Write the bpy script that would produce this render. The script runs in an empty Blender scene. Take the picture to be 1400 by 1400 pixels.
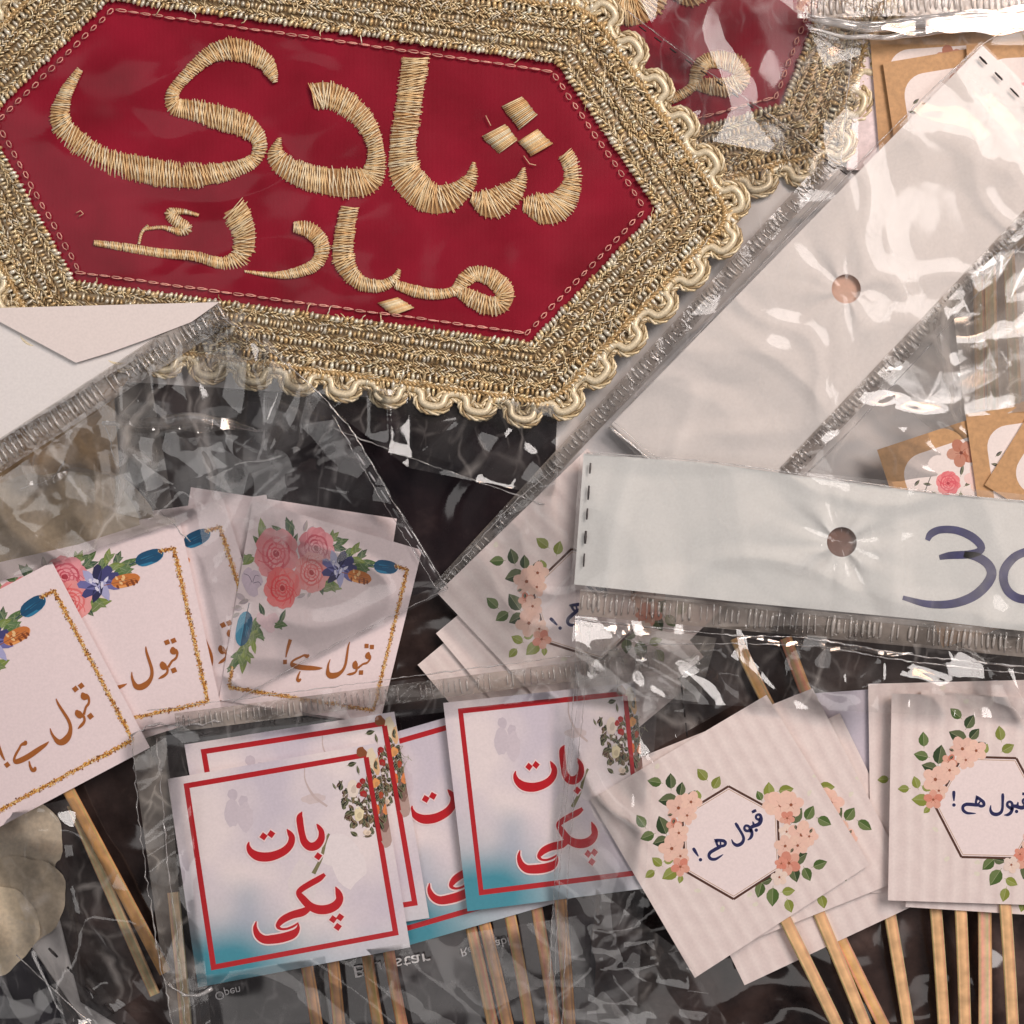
import bpy, math, random
import numpy as np
from mathutils import Vector, noise as mnoise
from mathutils.geometry import tessellate_polygon

random.seed(11)
SC = bpy.context.scene
COL = SC.collection
PX = 0.0002            # one photo pixel is 0.2 mm on the table
HC = 2400.0            # camera height above the table, in those pixels

# ------------------------------------------------------------------ camera
cam_d = bpy.data.cameras.new("camera")
cam = bpy.data.objects.new("camera", cam_d)
COL.objects.link(cam)
cam.location = (0, 0, HC * PX)
cam_d.sensor_width = 36
cam_d.lens = 18.0 * HC / 700.0
cam_d.clip_start = 0.01
cam_d.clip_end = 20
SC.camera = cam

# ------------------------------------------------------------------ world and lamps
world = bpy.data.worlds.new("World")
SC.world = world
world.use_nodes = True
wn, wl = world.node_tree.nodes, world.node_tree.links
bg = wn["Background"]
tc = wn.new("ShaderNodeTexCoord")
nz = wn.new("ShaderNodeTexNoise")
nz.inputs["Scale"].default_value = 2.6
nz.inputs["Detail"].default_value = 3
rp = wn.new("ShaderNodeValToRGB")
rp.color_ramp.elements[0].position = 0.40
rp.color_ramp.elements[0].color = (0.10, 0.10, 0.115, 1)
rp.color_ramp.elements[1].position = 0.62
rp.color_ramp.elements[1].color = (0.62, 0.58, 0.60, 1)
wl.new(tc.outputs["Generated"], nz.inputs["Vector"])
wl.new(nz.outputs["Fac"], rp.inputs["Fac"])
wl.new(rp.outputs["Color"], bg.inputs["Color"])
bg.inputs["Strength"].default_value = 0.22


def area(name, loc, size, watts, color, sy=None):
    d = bpy.data.lights.new(name, "AREA")
    d.energy = watts
    d.color = color
    d.size = size
    if sy:
        d.shape = "RECTANGLE"
        d.size_y = sy
    o = bpy.data.objects.new(name, d)
    COL.objects.link(o)
    o.location = loc
    v = Vector((0.03, 0.02, 0)) - Vector(loc)
    o.rotation_euler = v.to_track_quat("-Z", "Y").to_euler()
    return o


area("key_lamp", (0.52, 0.46, 0.92), 0.56, 7.4, (1.0, 0.92, 0.88))
area("added_left_light", (-0.55, 0.25, 0.95), 0.34, 1.5, (1.0, 0.96, 0.94), 0.9)  # added for fill and glints on the film, no window known there
area("warm_lamp", (0.27, 0.315, 0.42), 0.08, 0.24, (1.0, 0.50, 0.22))
area("added_overhead_light", (0.05, -0.55, 1.2), 0.8, 0.8, (1.0, 0.94, 0.91), 0.22)  # extra light added for film reflections, not a known fitting

vs = SC.view_settings
vs.view_transform = "Standard"
vs.look = "None"
vs.exposure = 0.43
vs.gamma = 1.0
vs.use_curve_mapping = False
SC.render.engine = "CYCLES"
SC.cycles.use_denoising = True
SC.cycles.transparent_max_bounces = 24
SC.cycles.max_bounces = 8
SC.cycles.caustics_reflective = False
SC.cycles.caustics_refractive = False


# ------------------------------------------------------------------ helpers
def P(px, py, z=0.0):
    f = (HC - z) / HC
    return ((px - 700) * f * PX, (700 - py) * f * PX, z * PX)


def lin(c):
    c = c / 255.0
    return c / 12.92 if c <= 0.04045 else ((c + 0.055) / 1.055) ** 2.4


def C(r, g, b, k=0.70):
    v = [lin(x) / k for x in (r, g, b)]
    f = min(1.0, 0.88 / max(v + [1e-6]))
    return tuple(x * f for x in v)


def mixc(a, b, t):
    return tuple(a[i] * (1 - t) + b[i] * t for i in range(3))


def jit(c, s):
    f = 1 + random.uniform(-s, s)
    return tuple(max(0, min(1, x * f)) for x in c)


class MB:
    """Collects coloured faces and becomes one mesh object."""

    def __init__(self):
        self.v, self.f, self.c, self.m = [], [], [], []

    def add(self, pts, faces, cols, mat=0):
        o = len(self.v)
        self.v.extend(pts)
        if isinstance(cols, tuple):
            self.c.extend([cols] * len(pts))
        else:
            self.c.extend(cols)
        self.f.extend([tuple(i + o for i in fc) for fc in faces])
        self.m.extend([mat] * len(faces))

    def poly(self, pts, col, mat=0):
        self.add(pts, [tuple(range(len(pts)))], col, mat)

    def grid(self, rows, cols, mat=0):
        n, m = len(rows), len(rows[0])
        pts = [p for r in rows for p in r]
        fs = [(i * m + j, (i + 1) * m + j, (i + 1) * m + j + 1, i * m + j + 1)
              for i in range(n - 1) for j in range(m - 1)]
        if not isinstance(cols, tuple):
            cols = [c for r in cols for c in r]
        self.add(pts, fs, cols, mat)

    def tube(self, path, rad, col, sides=5, mat=0, cap=True):
        """path: world points, rad in world units (number or list)"""
        n = len(path)
        pts, fs = [], []
        A = np.array(path, float)
        T = np.gradient(A, axis=0)
        T /= np.maximum(1e-12, np.linalg.norm(T, axis=1))[:, None]
        up = np.array((0, 0, 1.0))
        for i in range(n):
            t = T[i]
            s = np.cross(t, up)
            l = np.linalg.norm(s)
            s = s / l if l > 1e-6 else np.array((1.0, 0, 0))
            u = np.cross(s, t)
            r = rad[i] if isinstance(rad, (list, tuple, np.ndarray)) else rad
            for k in range(sides):
                a = 2 * math.pi * k / sides
                pts.append(tuple(A[i] + s * (r * math.cos(a)) + u * (r * math.sin(a))))
        for i in range(n - 1):
            for k in range(sides):
                k2 = (k + 1) % sides
                fs.append((i * sides + k, i * sides + k2, (i + 1) * sides + k2, (i + 1) * sides + k))
        if cap:
            fs.append(tuple(range(sides))[::-1])
            fs.append(tuple((n - 1) * sides + k for k in range(sides)))
        self.add(pts, fs, col, mat)

    def build(self, name, mats, parent=None, origin=(0, 0, 0), smooth=True):
        me = bpy.data.meshes.new(name)
        o3 = np.array(origin)
        V = np.array(self.v, float) - o3
        me.from_pydata(V.tolist(), [], self.f)
        if not isinstance(mats, (list, tuple)):
            mats = [mats]
        for m in mats:
            me.materials.append(m)
        me.polygons.foreach_set("material_index", self.m)
        at = me.color_attributes.new("Col", "FLOAT_COLOR", "POINT")
        cc = np.ones((len(self.v), 4), np.float32)
        cc[:, :3] = np.array(self.c, np.float32)
        at.data.foreach_set("color", cc.ravel())
        me.polygons.foreach_set("use_smooth", [smooth] * len(self.f))
        me.update()
        ob = bpy.data.objects.new(name, me)
        COL.objects.link(ob)
        if parent:
            ob.parent = parent
        else:
            ob.location = origin
        return ob


def thing(name, label, cat, at, group=None):
    o = bpy.data.objects.new(name, None)
    COL.objects.link(o)
    o.empty_display_size = 0.005
    o.location = P(*at)
    tag(o, label, cat, group)
    return o


def tag(o, label, cat, group=None):
    o["label"] = label
    o["category"] = cat
    if group:
        o["group"] = group
    return o


def part(th, name, mb, mats, smooth=True):
    return mb.build(name, mats, th, tuple(th.location), smooth)


def catmull(pts, step=2.0):
    """pts of any dimension, resampled along the curve"""
    A = np.array(pts, float)
    if len(A) < 3:
        n = max(2, int(np.linalg.norm(A[1, :2] - A[0, :2]) / step) + 1)
        return [A[0] + (A[1] - A[0]) * t for t in np.linspace(0, 1, n)]
    ext = np.vstack([2 * A[0] - A[1], A, 2 * A[-1] - A[-2]])
    out = []
    for i in range(1, len(ext) - 2):
        p0, p1, p2, p3 = ext[i - 1:i + 3]
        n = max(2, int(np.linalg.norm(p2[:2] - p1[:2]) / step))
        for t in np.linspace(0, 1, n, endpoint=False):
            out.append(0.5 * ((2 * p1) + (-p0 + p2) * t + (2 * p0 - 5 * p1 + 4 * p2 - p3) * t * t
                              + (-p0 + 3 * p1 - 3 * p2 + p3) * t ** 3))
    out.append(A[-1])
    return out


def ribbon_pts(pts, step=3.0, grow=0.0):
    """pts: (x, y, w) -> left and right outlines"""
    S = np.array(catmull(pts, step))
    T = np.gradient(S[:, :2], axis=0)
    T /= np.maximum(1e-9, np.linalg.norm(T, axis=1))[:, None]
    N = np.stack([-T[:, 1], T[:, 0]], 1)
    w = np.maximum(0.6, S[:, 2] + grow)[:, None] / 2
    return S[:, :2] + N * w, S[:, :2] - N * w


# ------------------------------------------------------------------ materials
def new_mat(name):
    m = bpy.data.materials.new(name)
    m.use_nodes = True
    nt = m.node_tree
    return m, nt.nodes, nt.links, nt.nodes["Principled BSDF"]


def add_bump(n, l, b, scale, strength, dist=0.0002, detail=3, coord="Object"):
    t = n.new("ShaderNodeTexCoord")
    x = n.new("ShaderNodeTexNoise")
    x.inputs["Scale"].default_value = scale
    x.inputs["Detail"].default_value = detail
    bp = n.new("ShaderNodeBump")
    bp.inputs["Strength"].default_value = strength
    bp.inputs["Distance"].default_value = dist
    l.new(t.outputs[coord], x.inputs["Vector"])
    l.new(x.outputs["Fac"], bp.inputs["Height"])
    l.new(bp.outputs["Normal"], b.inputs["Normal"])
    return x, bp


def col_mat(name, rough, metallic=0.0, spec=0.5, nscale=900, namt=0.12, bump=0.15, bscale=1500, coat=0.0, coat_r=0.2):
    m, n, l, b = new_mat(name)
    a = n.new("ShaderNodeAttribute")
    a.attribute_name = "Col"
    t = n.new("ShaderNodeTexCoord")
    x = n.new("ShaderNodeTexNoise")
    x.inputs["Scale"].default_value = nscale
    x.inputs["Detail"].default_value = 4
    mr = n.new("ShaderNodeMapRange")
    mr.inputs["From Min"].default_value = 0.3
    mr.inputs["From Max"].default_value = 0.7
    mr.inputs["To Min"].default_value = 1 - namt
    mr.inputs["To Max"].default_value = 1 + namt * 0.6
    mx = n.new("ShaderNodeMix")
    mx.data_type = "RGBA"
    mx.blend_type = "MULTIPLY"
    mx.inputs[0].default_value = 1.0
    l.new(t.outputs["Object"], x.inputs["Vector"])
    l.new(x.outputs["Fac"], mr.inputs["Value"])
    l.new(a.outputs["Color"], mx.inputs[6])
    l.new(mr.outputs["Result"], mx.inputs[7])
    l.new(mx.outputs[2], b.inputs["Base Color"])
    b.inputs["Roughness"].default_value = rough
    b.inputs["Metallic"].default_value = metallic
    b.inputs["Specular IOR Level"].default_value = spec
    b.inputs["Coat Weight"].default_value = coat
    b.inputs["Coat Roughness"].default_value = coat_r
    if bump:
        add_bump(n, l, b, bscale, bump, 0.0001)
    return m


M_PAPER = col_mat("printed_paper", 0.50, 0, 0.35, 1400, 0.05, 0.12, 2200)
M_GLOSSP = col_mat("glossy_print", 0.30, 0, 0.5, 1400, 0.05, 0.10, 700)
M_KRAFT = col_mat("kraft_print", 0.55, 0, 0.35, 900, 0.14, 0.15, 2500)
M_THREAD = col_mat("embroidery_thread", 0.40, 0.10, 0.6, 2500, 0.15, 0.0)
M_BRAID = col_mat("metallic_braid", 0.32, 0.34, 0.7, 1800, 0.25, 0.0)
M_CORD = col_mat("gold_cord", 0.38, 0.22, 0.6, 2200, 0.25, 0.3, 3500)
M_WOOD = col_mat("bare_wood", 0.52, 0, 0.35, 300, 0.22, 0.3, 900)
M_INK = col_mat("marker_ink", 0.35, 0, 0.5, 260, 0.35, 0.0)
M_WHITE_INK = col_mat("white_ink", 0.5, 0, 0.4, 900, 0.2, 0.0)
M_DASH = col_mat("perforation_slit", 0.5, 0, 0.3, 900, 0.2, 0.0)


def mat_red():
    m, n, l, b = new_mat("red_satin")
    t = n.new("ShaderNodeTexCoord")
    big = n.new("ShaderNodeTexNoise")
    big.inputs["Scale"].default_value = 45
    big.inputs["Detail"].default_value = 4
    r = n.new("ShaderNodeValToRGB")
    r.color_ramp.elements[0].position = 0.3
    r.color_ramp.elements[0].color = (0.19, 0.003, 0.013, 1)
    r.color_ramp.elements[1].position = 0.7
    r.color_ramp.elements[1].color = (0.31, 0.008, 0.028, 1)
    l.new(t.outputs["Object"], big.inputs["Vector"])
    l.new(big.outputs["Fac"], r.inputs["Fac"])
    wv = n.new("ShaderNodeTexWave")
    wv.inputs["Scale"].default_value = 900
    wv.inputs["Distortion"].default_value = 1.5
    l.new(t.outputs["Object"], wv.inputs["Vector"])
    wr = n.new("ShaderNodeTexNoise")
    wr.inputs["Scale"].default_value = 3000
    l.new(t.outputs["Object"], wr.inputs["Vector"])
    mm = n.new("ShaderNodeMath")
    mm.operation = "ADD"
    l.new(wv.outputs["Fac"], mm.inputs[0])
    l.new(wr.outputs["Fac"], mm.inputs[1])
    bp = n.new("ShaderNodeBump")
    bp.inputs["Strength"].default_value = 0.22
    bp.inputs["Distance"].default_value = 0.0001
    l.new(mm.outputs[0], bp.inputs["Height"])
    l.new(bp.outputs["Normal"], b.inputs["Normal"])
    l.new(r.outputs["Color"], b.inputs["Base Color"])
    b.inputs["Roughness"].default_value = 0.5
    b.inputs["Specular IOR Level"].default_value = 0.10
    b.inputs["Coat Weight"].default_value = 0.22
    b.inputs["Coat Roughness"].default_value = 0.10
    return m


M_RED = mat_red()


def mat_film(name, refl=1.35, base=0.01, rough=0.05, haze=0.05, hcol=(0.75, 0.74, 0.75), bump=0.03, bscale=45, tint=(1, 1, 1), crease=0.16):
    m = bpy.data.materials.new(name)
    m.use_nodes = True
    n, l = m.node_tree.nodes, m.node_tree.links
    n.clear()
    out = n.new("ShaderNodeOutputMaterial")
    tr = n.new("ShaderNodeBsdfTransparent")
    tr.inputs["Color"].default_value = (*tint, 1)
    gl = n.new("ShaderNodeBsdfGlossy")
    gl.inputs["Roughness"].default_value = rough
    fr = n.new("ShaderNodeFresnel")
    fr.inputs["IOR"].default_value = 1.5
    t = n.new("ShaderNodeTexCoord")
    nzz = n.new("ShaderNodeTexNoise")
    nzz.inputs["Scale"].default_value = bscale
    nzz.inputs["Detail"].default_value = 2
    nzz.inputs["Distortion"].default_value = 1.2
    bp = n.new("ShaderNodeBump")
    bp.inputs["Strength"].default_value = bump
    bp.inputs["Distance"].default_value = 0.0006
    l.new(t.outputs["Object"], nzz.inputs["Vector"])
    l.new(nzz.outputs["Fac"], bp.inputs["Height"])
    for s in (gl, fr):
        l.new(bp.outputs["Normal"], s.inputs["Normal"])
    ma = n.new("ShaderNodeMath")
    ma.operation = "MULTIPLY_ADD"
    ma.inputs[1].default_value = refl
    ma.inputs[2].default_value = base
    ma.use_clamp = True
    l.new(fr.outputs["Fac"], ma.inputs[0])
    mx = n.new("ShaderNodeMixShader")
    l.new(ma.outputs[0], mx.inputs[0])
    l.new(tr.outputs[0], mx.inputs[1])
    l.new(gl.outputs[0], mx.inputs[2])
    df = n.new("ShaderNodeBsdfDiffuse")
    df.inputs["Color"].default_value = (*hcol, 1)
    hz = n.new("ShaderNodeTexNoise")
    hz.inputs["Scale"].default_value = 60
    hz.inputs["Detail"].default_value = 5
    hr = n.new("ShaderNodeMapRange")
    hr.inputs["From Min"].default_value = 0.38
    hr.inputs["From Max"].default_value = 0.68
    hr.inputs["To Min"].default_value = haze * 0.25
    hr.inputs["To Max"].default_value = haze * 2.0
    l.new(t.outputs["Object"], hz.inputs["Vector"])
    l.new(hz.outputs["Fac"], hr.inputs["Value"])
    # stress-whitened fold lines where the film has been creased
    wn_ = n.new("ShaderNodeTexNoise")
    wn_.inputs["Scale"].default_value = 38
    wn_.inputs["Detail"].default_value = 3
    l.new(t.outputs["Object"], wn_.inputs["Vector"])
    vm = n.new("ShaderNodeVectorMath")
    vm.operation = "MULTIPLY_ADD"
    vm.inputs[1].default_value = (0.024, 0.024, 0.0)
    l.new(wn_.outputs["Color"], vm.inputs[0])
    l.new(t.outputs["Object"], vm.inputs[2])
    last = hr.outputs["Result"]
    for vsc, wid, amt in ((30, 0.022, crease), (64, 0.03, crease * 0.6), (120, 0.05, crease * 0.35)):
        vo = n.new("ShaderNodeTexVoronoi")
        vo.feature = "DISTANCE_TO_EDGE"
        vo.inputs["Scale"].default_value = vsc
        mp = n.new("ShaderNodeMapping")
        mp.inputs["Rotation"].default_value = (0, 0, vsc * 0.1)
        mp.inputs["Scale"].default_value = (1.0, 0.45, 0.0)
        l.new(vm.outputs[0], mp.inputs["Vector"])
        l.new(mp.outputs[0], vo.inputs["Vector"])
        lr = n.new("ShaderNodeMapRange")
        lr.inputs["From Min"].default_value = 0.0
        lr.inputs["From Max"].default_value = wid
        lr.inputs["To Min"].default_value = amt
        lr.inputs["To Max"].default_value = 0.0
        l.new(vo.outputs["Distance"], lr.inputs["Value"])
        mk = n.new("ShaderNodeTexNoise")
        mk.inputs["Scale"].default_value = 55 + vsc
        l.new(t.outputs["Object"], mk.inputs["Vector"])
        mkr = n.new("ShaderNodeMapRange")
        mkr.inputs["From Min"].default_value = 0.44
        mkr.inputs["From Max"].default_value = 0.62
        l.new(mk.outputs["Fac"], mkr.inputs["Value"])
        mm = n.new("ShaderNodeMath")
        mm.operation = "MULTIPLY"
        l.new(lr.outputs["Result"], mm.inputs[0])
        l.new(mkr.outputs["Result"], mm.inputs[1])
        ad = n.new("ShaderNodeMath")
        ad.operation = "ADD"
        ad.use_clamp = True
        l.new(last, ad.inputs[0])
        l.new(mm.outputs[0], ad.inputs[1])
        last = ad.outputs[0]
    mx2 = n.new("ShaderNodeMixShader")
    l.new(last, mx2.inputs[0])
    l.new(mx.outputs[0], mx2.inputs[1])
    l.new(df.outputs[0], mx2.inputs[2])
    l.new(mx2.outputs[0], out.inputs["Surface"])
    return m


M_FILM = mat_film("clear_film", 1.15, 0.0, haze=0.022)
M_FILM_FLAT = mat_film("smooth_film", 0.7, 0.0, 0.05, 0.09, (0.9, 0.89, 0.88), crease=0.10)
M_FILM_HAZY = mat_film("crinkled_film", 1.6, 0.01, 0.05, 0.025, (0.70, 0.66, 0.63), 0.05, 60, crease=0.20)
M_FILM_MILK = mat_film("milky_crinkled_film", 1.6, 0.02, 0.10, 0.16, (0.68, 0.63, 0.57), 0.10, 80, crease=0.36)
M_SEAL = mat_film("pressed_seal", 2.0, 0.03, 0.14, 0.32, (0.50, 0.44, 0.39), 0.4, 400, (0.82, 0.78, 0.75), 0.0)
M_SEAL_BAR = mat_film("pressed_ridge", 2.4, 0.05, 0.16, 0.30, (0.74, 0.69, 0.64), 0.2, 400, crease=0.0)
M_EDGE = mat_film("film_edge", 2.5, 0.10, 0.14, 0.20, (0.85, 0.83, 0.82), 0.2, 300, crease=0.0)
M_FOLD = mat_film("folded_film", 2.6, 0.07, 0.13, 0.05, (0.8, 0.74, 0.70), 0.06, 160, crease=0.1)


def mat_packet(name, c0, c1, c2):
    m, n, l, b = new_mat(name)
    t = n.new("ShaderNodeTexCoord")
    x = n.new("ShaderNodeTexNoise")
    x.inputs["Scale"].default_value = 28
    x.inputs["Detail"].default_value = 6
    x.inputs["Roughness"].default_value = 0.65
    r = n.new("ShaderNodeValToRGB")
    e = r.color_ramp.elements
    e[0].position = 0.35
    e[0].color = (*c0, 1)
    e[1].position = 0.75
    e[1].color = (*c2, 1)
    k = r.color_ramp.elements.new(0.55)
    k.color = (*c1, 1)
    l.new(t.outputs["Object"], x.inputs["Vector"])
    l.new(x.outputs["Fac"], r.inputs["Fac"])
    l.new(r.outputs["Color"], b.inputs["Base Color"])
    b.inputs["Roughness"].default_value = 0.08
    add_bump(n, l, b, 45, 0.12, 0.0008, 2)
    return m


M_PACKET = mat_packet("black_packet_plastic", (0.006, 0.005, 0.007), (0.02, 0.013, 0.015), (0.06, 0.04, 0.04))
M_PACKET_B = mat_packet("brown_black_packet_plastic", (0.012, 0.008, 0.008), (0.055, 0.036, 0.032), (0.17, 0.115, 0.10))
M_PACKET_P = mat_packet("black_purple_packet_plastic", (0.004, 0.003, 0.006), (0.006, 0.004, 0.012), (0.05, 0.02, 0.13))


def mat_cloth():
    m, n, l, b = new_mat("table_cover")
    x, bp = add_bump(n, l, b, 1800, 0.2, 0.0001)
    b.inputs["Base Color"].default_value = (0.78, 0.74, 0.72, 1)
    b.inputs["Roughness"].default_value = 0.6
    return m


M_TABLE = mat_cloth()

# ------------------------------------------------------------------ the table
mb = MB()
mb.poly([(-0.6, -0.6, 0), (0.6, -0.6, 0), (0.6, 0.6, 0), (-0.6, 0.6, 0)], (0.6, 0.6, 0.6))
tb = mb.build("table", M_TABLE)
tb["kind"] = "structure"


# ------------------------------------------------------------------ film, seals, dashes
def bil(q, u, v):
    (a, b, c, d) = q   # TL TR BR BL
    return tuple(a[i] * (1 - u) * (1 - v) + b[i] * u * (1 - v) + c[i] * u * v + d[i] * (1 - u) * v for i in range(len(a)))


def crumple(X, Y, seed, scale=1.0):
    """piecewise creased height field, in pixels"""
    rs = np.random.RandomState(seed)
    Z = np.zeros_like(X)

    def warp(X, Y, amp, lam):
        wx, wy = np.zeros_like(X), np.zeros_like(X)
        for _ in range(3):
            a, p = rs.uniform(0, 2 * math.pi, 2)
            k = 2 * math.pi / (lam * rs.uniform(0.6, 1.4))
            wx += np.sin((X * math.cos(a) + Y * math.sin(a)) * k + p)
            a, p = rs.uniform(0, 2 * math.pi, 2)
            wy += np.sin((X * math.cos(a) + Y * math.sin(a)) * k + p)
        return X + wx * amp / 3, Y + wy * amp / 3
    for lam, amp, n in ((360, 9, 2), (190, 4.6, 3)):
        for _ in range(n):
            Xw, Yw = warp(X, Y, lam * 0.45, lam * 1.6)
            a, p = rs.uniform(0, math.pi), rs.uniform(0, 1)
            t = (Xw * math.cos(a) + Yw * math.sin(a)) / lam + p
            tri = np.abs((t % 1.0) * 2 - 1)
            w = rs.uniform(0.25, 0.75)
            tri = np.maximum(tri - w, 0) / (1 - w)
            Z += amp * tri
    return Z * scale


def film(mb, q, z, amp=1.0, seed=1, mat=0, step=4.0, star=None):
    fine = 1.0 if mat == 1 else 0.0
    """q: four pixel corners; z: number or four heights"""
    zz = z if isinstance(z, (list, tuple)) else [z] * 4
    W = max(math.dist(q[0], q[1]), math.dist(q[3], q[2]))
    H = max(math.dist(q[0], q[3]), math.dist(q[1], q[2]))
    n, m = max(4, int(H / step)), max(4, int(W / step))
    U, V = np.meshgrid(np.linspace(0, 1, m), np.linspace(0, 1, n))
    Q = np.array(q, float)
    w = [(1 - U) * (1 - V), U * (1 - V), U * V, (1 - U) * V]
    X = sum(w[i] * Q[i, 0] for i in range(4))
    Y = sum(w[i] * Q[i, 1] for i in range(4))
    Z = sum(w[i] * zz[i] for i in range(4)) + crumple(X, Y, seed, amp) + (crumple((X * math.cos(seed) + Y * math.sin(seed)) * 2.6, (Y * math.cos(seed) - X * math.sin(seed)) * 0.7, seed + 5, amp * 0.20 * fine) if fine else 0)
    if star:
        sx, sy, sr, sa = star
        rs = np.random.RandomState(seed + 77)
        R = np.hypot(X - sx, Y - sy)
        TH = np.arctan2(Y - sy, X - sx)
        ph = rs.uniform(0, 6.28, 3)
        rad = np.abs(np.sin(TH * 2.5 + ph[0])) + 0.6 * np.abs(np.sin(TH * 4.5 + ph[1]))
        Z += sa * rad * np.exp(-((R - sr * 0.35) / sr) ** 2)
    f = (HC - Z) / HC
    V3 = np.stack([(X - 700) * f * PX, (700 - Y) * f * PX, Z * PX], -1)
    mb.grid([[tuple(p) for p in r] for r in V3.tolist()], (1.0, 1.0, 1.0), mat)


LAMP = np.array((0.27, 0.315, 0.42))
EYE = np.array((0, 0, HC * PX))


def rumple(mb, p0, p1, width, z, mat, teeth=26.0, seed=1):
    """a rumpled fold of film: short facets shaped for glints, tilted to mirror the warm lamp into the camera"""
    rs = np.random.RandomState(seed)
    p0, p1 = np.array(p0, float), np.array(p1, float)
    L = np.linalg.norm(p1 - p0)
    d = (p1 - p0) / L
    nn = np.array((-d[1], d[0]))
    m0 = np.array(P(*((p0 + p1) / 2), z))
    h = (EYE - m0) / np.linalg.norm(EYE - m0) + (LAMP - m0) / np.linalg.norm(LAMP - m0)
    gx, gy = -h[0] / h[2], h[1] / h[2]           # height change per pixel right / down
    gl, gw = gx * d[0] + gy * d[1], gx * nn[0] + gy * nn[1]
    n = int(L / 1.5)
    zz, zs = 0.0, []
    per = teeth
    acc = 0.0
    for i in range(n + 1):
        zs.append(zz)
        acc += 1.5
        if acc < per * 0.78:
            zz += gl * 1.5 * (0.55 + 0.5 * acc / (per * 0.78))
        else:
            zz -= gl * 1.5 * 2.8
        if acc >= per:
            acc = 0.0
            per = teeth * rs.uniform(0.6, 1.4)
    zs = np.array(zs)
    zs = zs - np.linspace(zs[0], zs[-1], n + 1)
    rows = []
    for k in range(9):
        t = k / 8 - 0.5
        row = []
        for i in range(n + 1):
            s_ = i / n
            wd = width * math.sin(math.pi * min(1, max(0.02, s_))) ** 0.5
            q = p0 + d * L * s_ + nn * wd * t
            sh = 2.5 * math.sin(i * 0.13 + seed)
            row.append(P(q[0], q[1] + sh, z + zs[i] + gw * (wd * t + sh) + 0.1 * math.sin(i * 0.3 + k * 0.5)))
        rows.append(row)
    mb.grid(rows, (1, 1, 1), mat)


def edge_line(mb, pts, z, r=1.0, mat=0, wob=1.0):
    S = catmull([(*p, 0) for p in pts], 8)
    path = [P(s[0] + random.uniform(-wob, wob) * 0.5, s[1] + random.uniform(-wob, wob) * 0.5, z + random.uniform(0, wob)) for s in S]
    mb.tube(path, [0.7 * r * PX * random.uniform(0.3, 1.3) for _ in path], (1, 1, 1), 5, mat)


def seal(th, p0, p1, width, z, pitch=9.0, name="heat_seal", bar=2.2, bend=0.0):
    """pressed strip: a translucent band carrying raised ridges across it"""
    mb = MB()
    p0, p1 = np.array(p0, float), np.array(p1, float)
    L = np.linalg.norm(p1 - p0)
    d = (p1 - p0) / L
    nn = np.array((-d[1], d[0]))
    k = max(4, int(L / 12))

    def cen(s):
        return p0 + d * s + nn * (bend * math.sin(math.pi * s / L))
    rows = []
    for t in (-0.5, -0.25, 0, 0.25, 0.5):
        r = []
        for i in range(k + 1):
            c = cen(L * i / k) + nn * width * t
            r.append(P(c[0], c[1], z + 1.2 * math.sin(i * 1.3 + t * 3)))
        rows.append(r)
    mb.grid(rows, (1, 1, 1), 0)
    s = pitch / 2
    while s < L:
        if random.random() < 0.10:
            s += pitch
            continue
        a = random.uniform(0.24, 0.42)
        lean = random.uniform(-0.08, 0.08) * width
        c = cen(s)
        path = []
        for t in (-a, -a * 0.4, a * 0.4, a):
            q = c + nn * width * t + d * lean * t
            path.append(P(q[0], q[1], z + 0.9 + 1.0 * (1 - (t / a) ** 2)))
        r = bar * PX * random.uniform(0.45, 1.1)
        mb.tube(path, [r * 0.6, r, r, r * 0.6], (1, 1, 1), 6, 1)
        s += pitch * random.uniform(0.85, 1.15)
    return part(th, name, mb, [M_SEAL, M_SEAL_BAR])


def dashes(mb, p0, p1, z, dl=16, gap=16, w=3.2, col=(0.03, 0.025, 0.025), mat=0):
    p0, p1 = np.array(p0, float), np.array(p1, float)
    L = np.linalg.norm(p1 - p0)
    d = (p1 - p0) / L
    nn = np.array((-d[1], d[0]))
    s = gap * 0.5
    while s + dl < L:
        l2 = dl * random.uniform(0.8, 1.15)
        a, b = p0 + d * s, p0 + d * (s + l2)
        ww = w * random.uniform(0.7, 1.1) / 2
        path = [P(*(a + (b - a) * t), z + 0.4) for t in (0, 0.5, 1)]
        mb.tube(path, [ww * PX * 0.7, ww * PX, ww * PX * 0.7], jit(col, 0.3), 5, mat)
        s += dl + gap


def flat_poly(mb, outer, z, col, mat=0, hole=None, thick=0.0):
    loops = [[Vector((x, y, 0)) for x, y in outer]]
    if hole:
        hx, hy, hr = hole
        loops.append([Vector((hx + hr * math.cos(-a), hy + hr * math.sin(-a), 0)) for a in np.linspace(0, 2 * math.pi, 28, endpoint=False)])
    flat = [v for lp in loops for v in lp]
    tris = tessellate_polygon(loops)
    pts = [P(v.x, v.y, z) for v in flat]
    fs = []
    for t in tris:
        a, b, c = (Vector(pts[i]) for i in t)
        fs.append(tuple(t) if (b - a).cross(c - a).z > 0 else tuple(t)[::-1])
    mb.add(pts, fs, col, mat)
    if thick:
        o = 0
        for lp in loops:
            n = len(lp)
            ring = [P(v.x, v.y, z) for v in lp] + [P(v.x, v.y, z - thick) for v in lp]
            mb.add(ring, [(i, (i + 1) % n, n + (i + 1) % n, n + i) for i in range(n)], tuple(x * 0.95 for x in col), mat)


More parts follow.
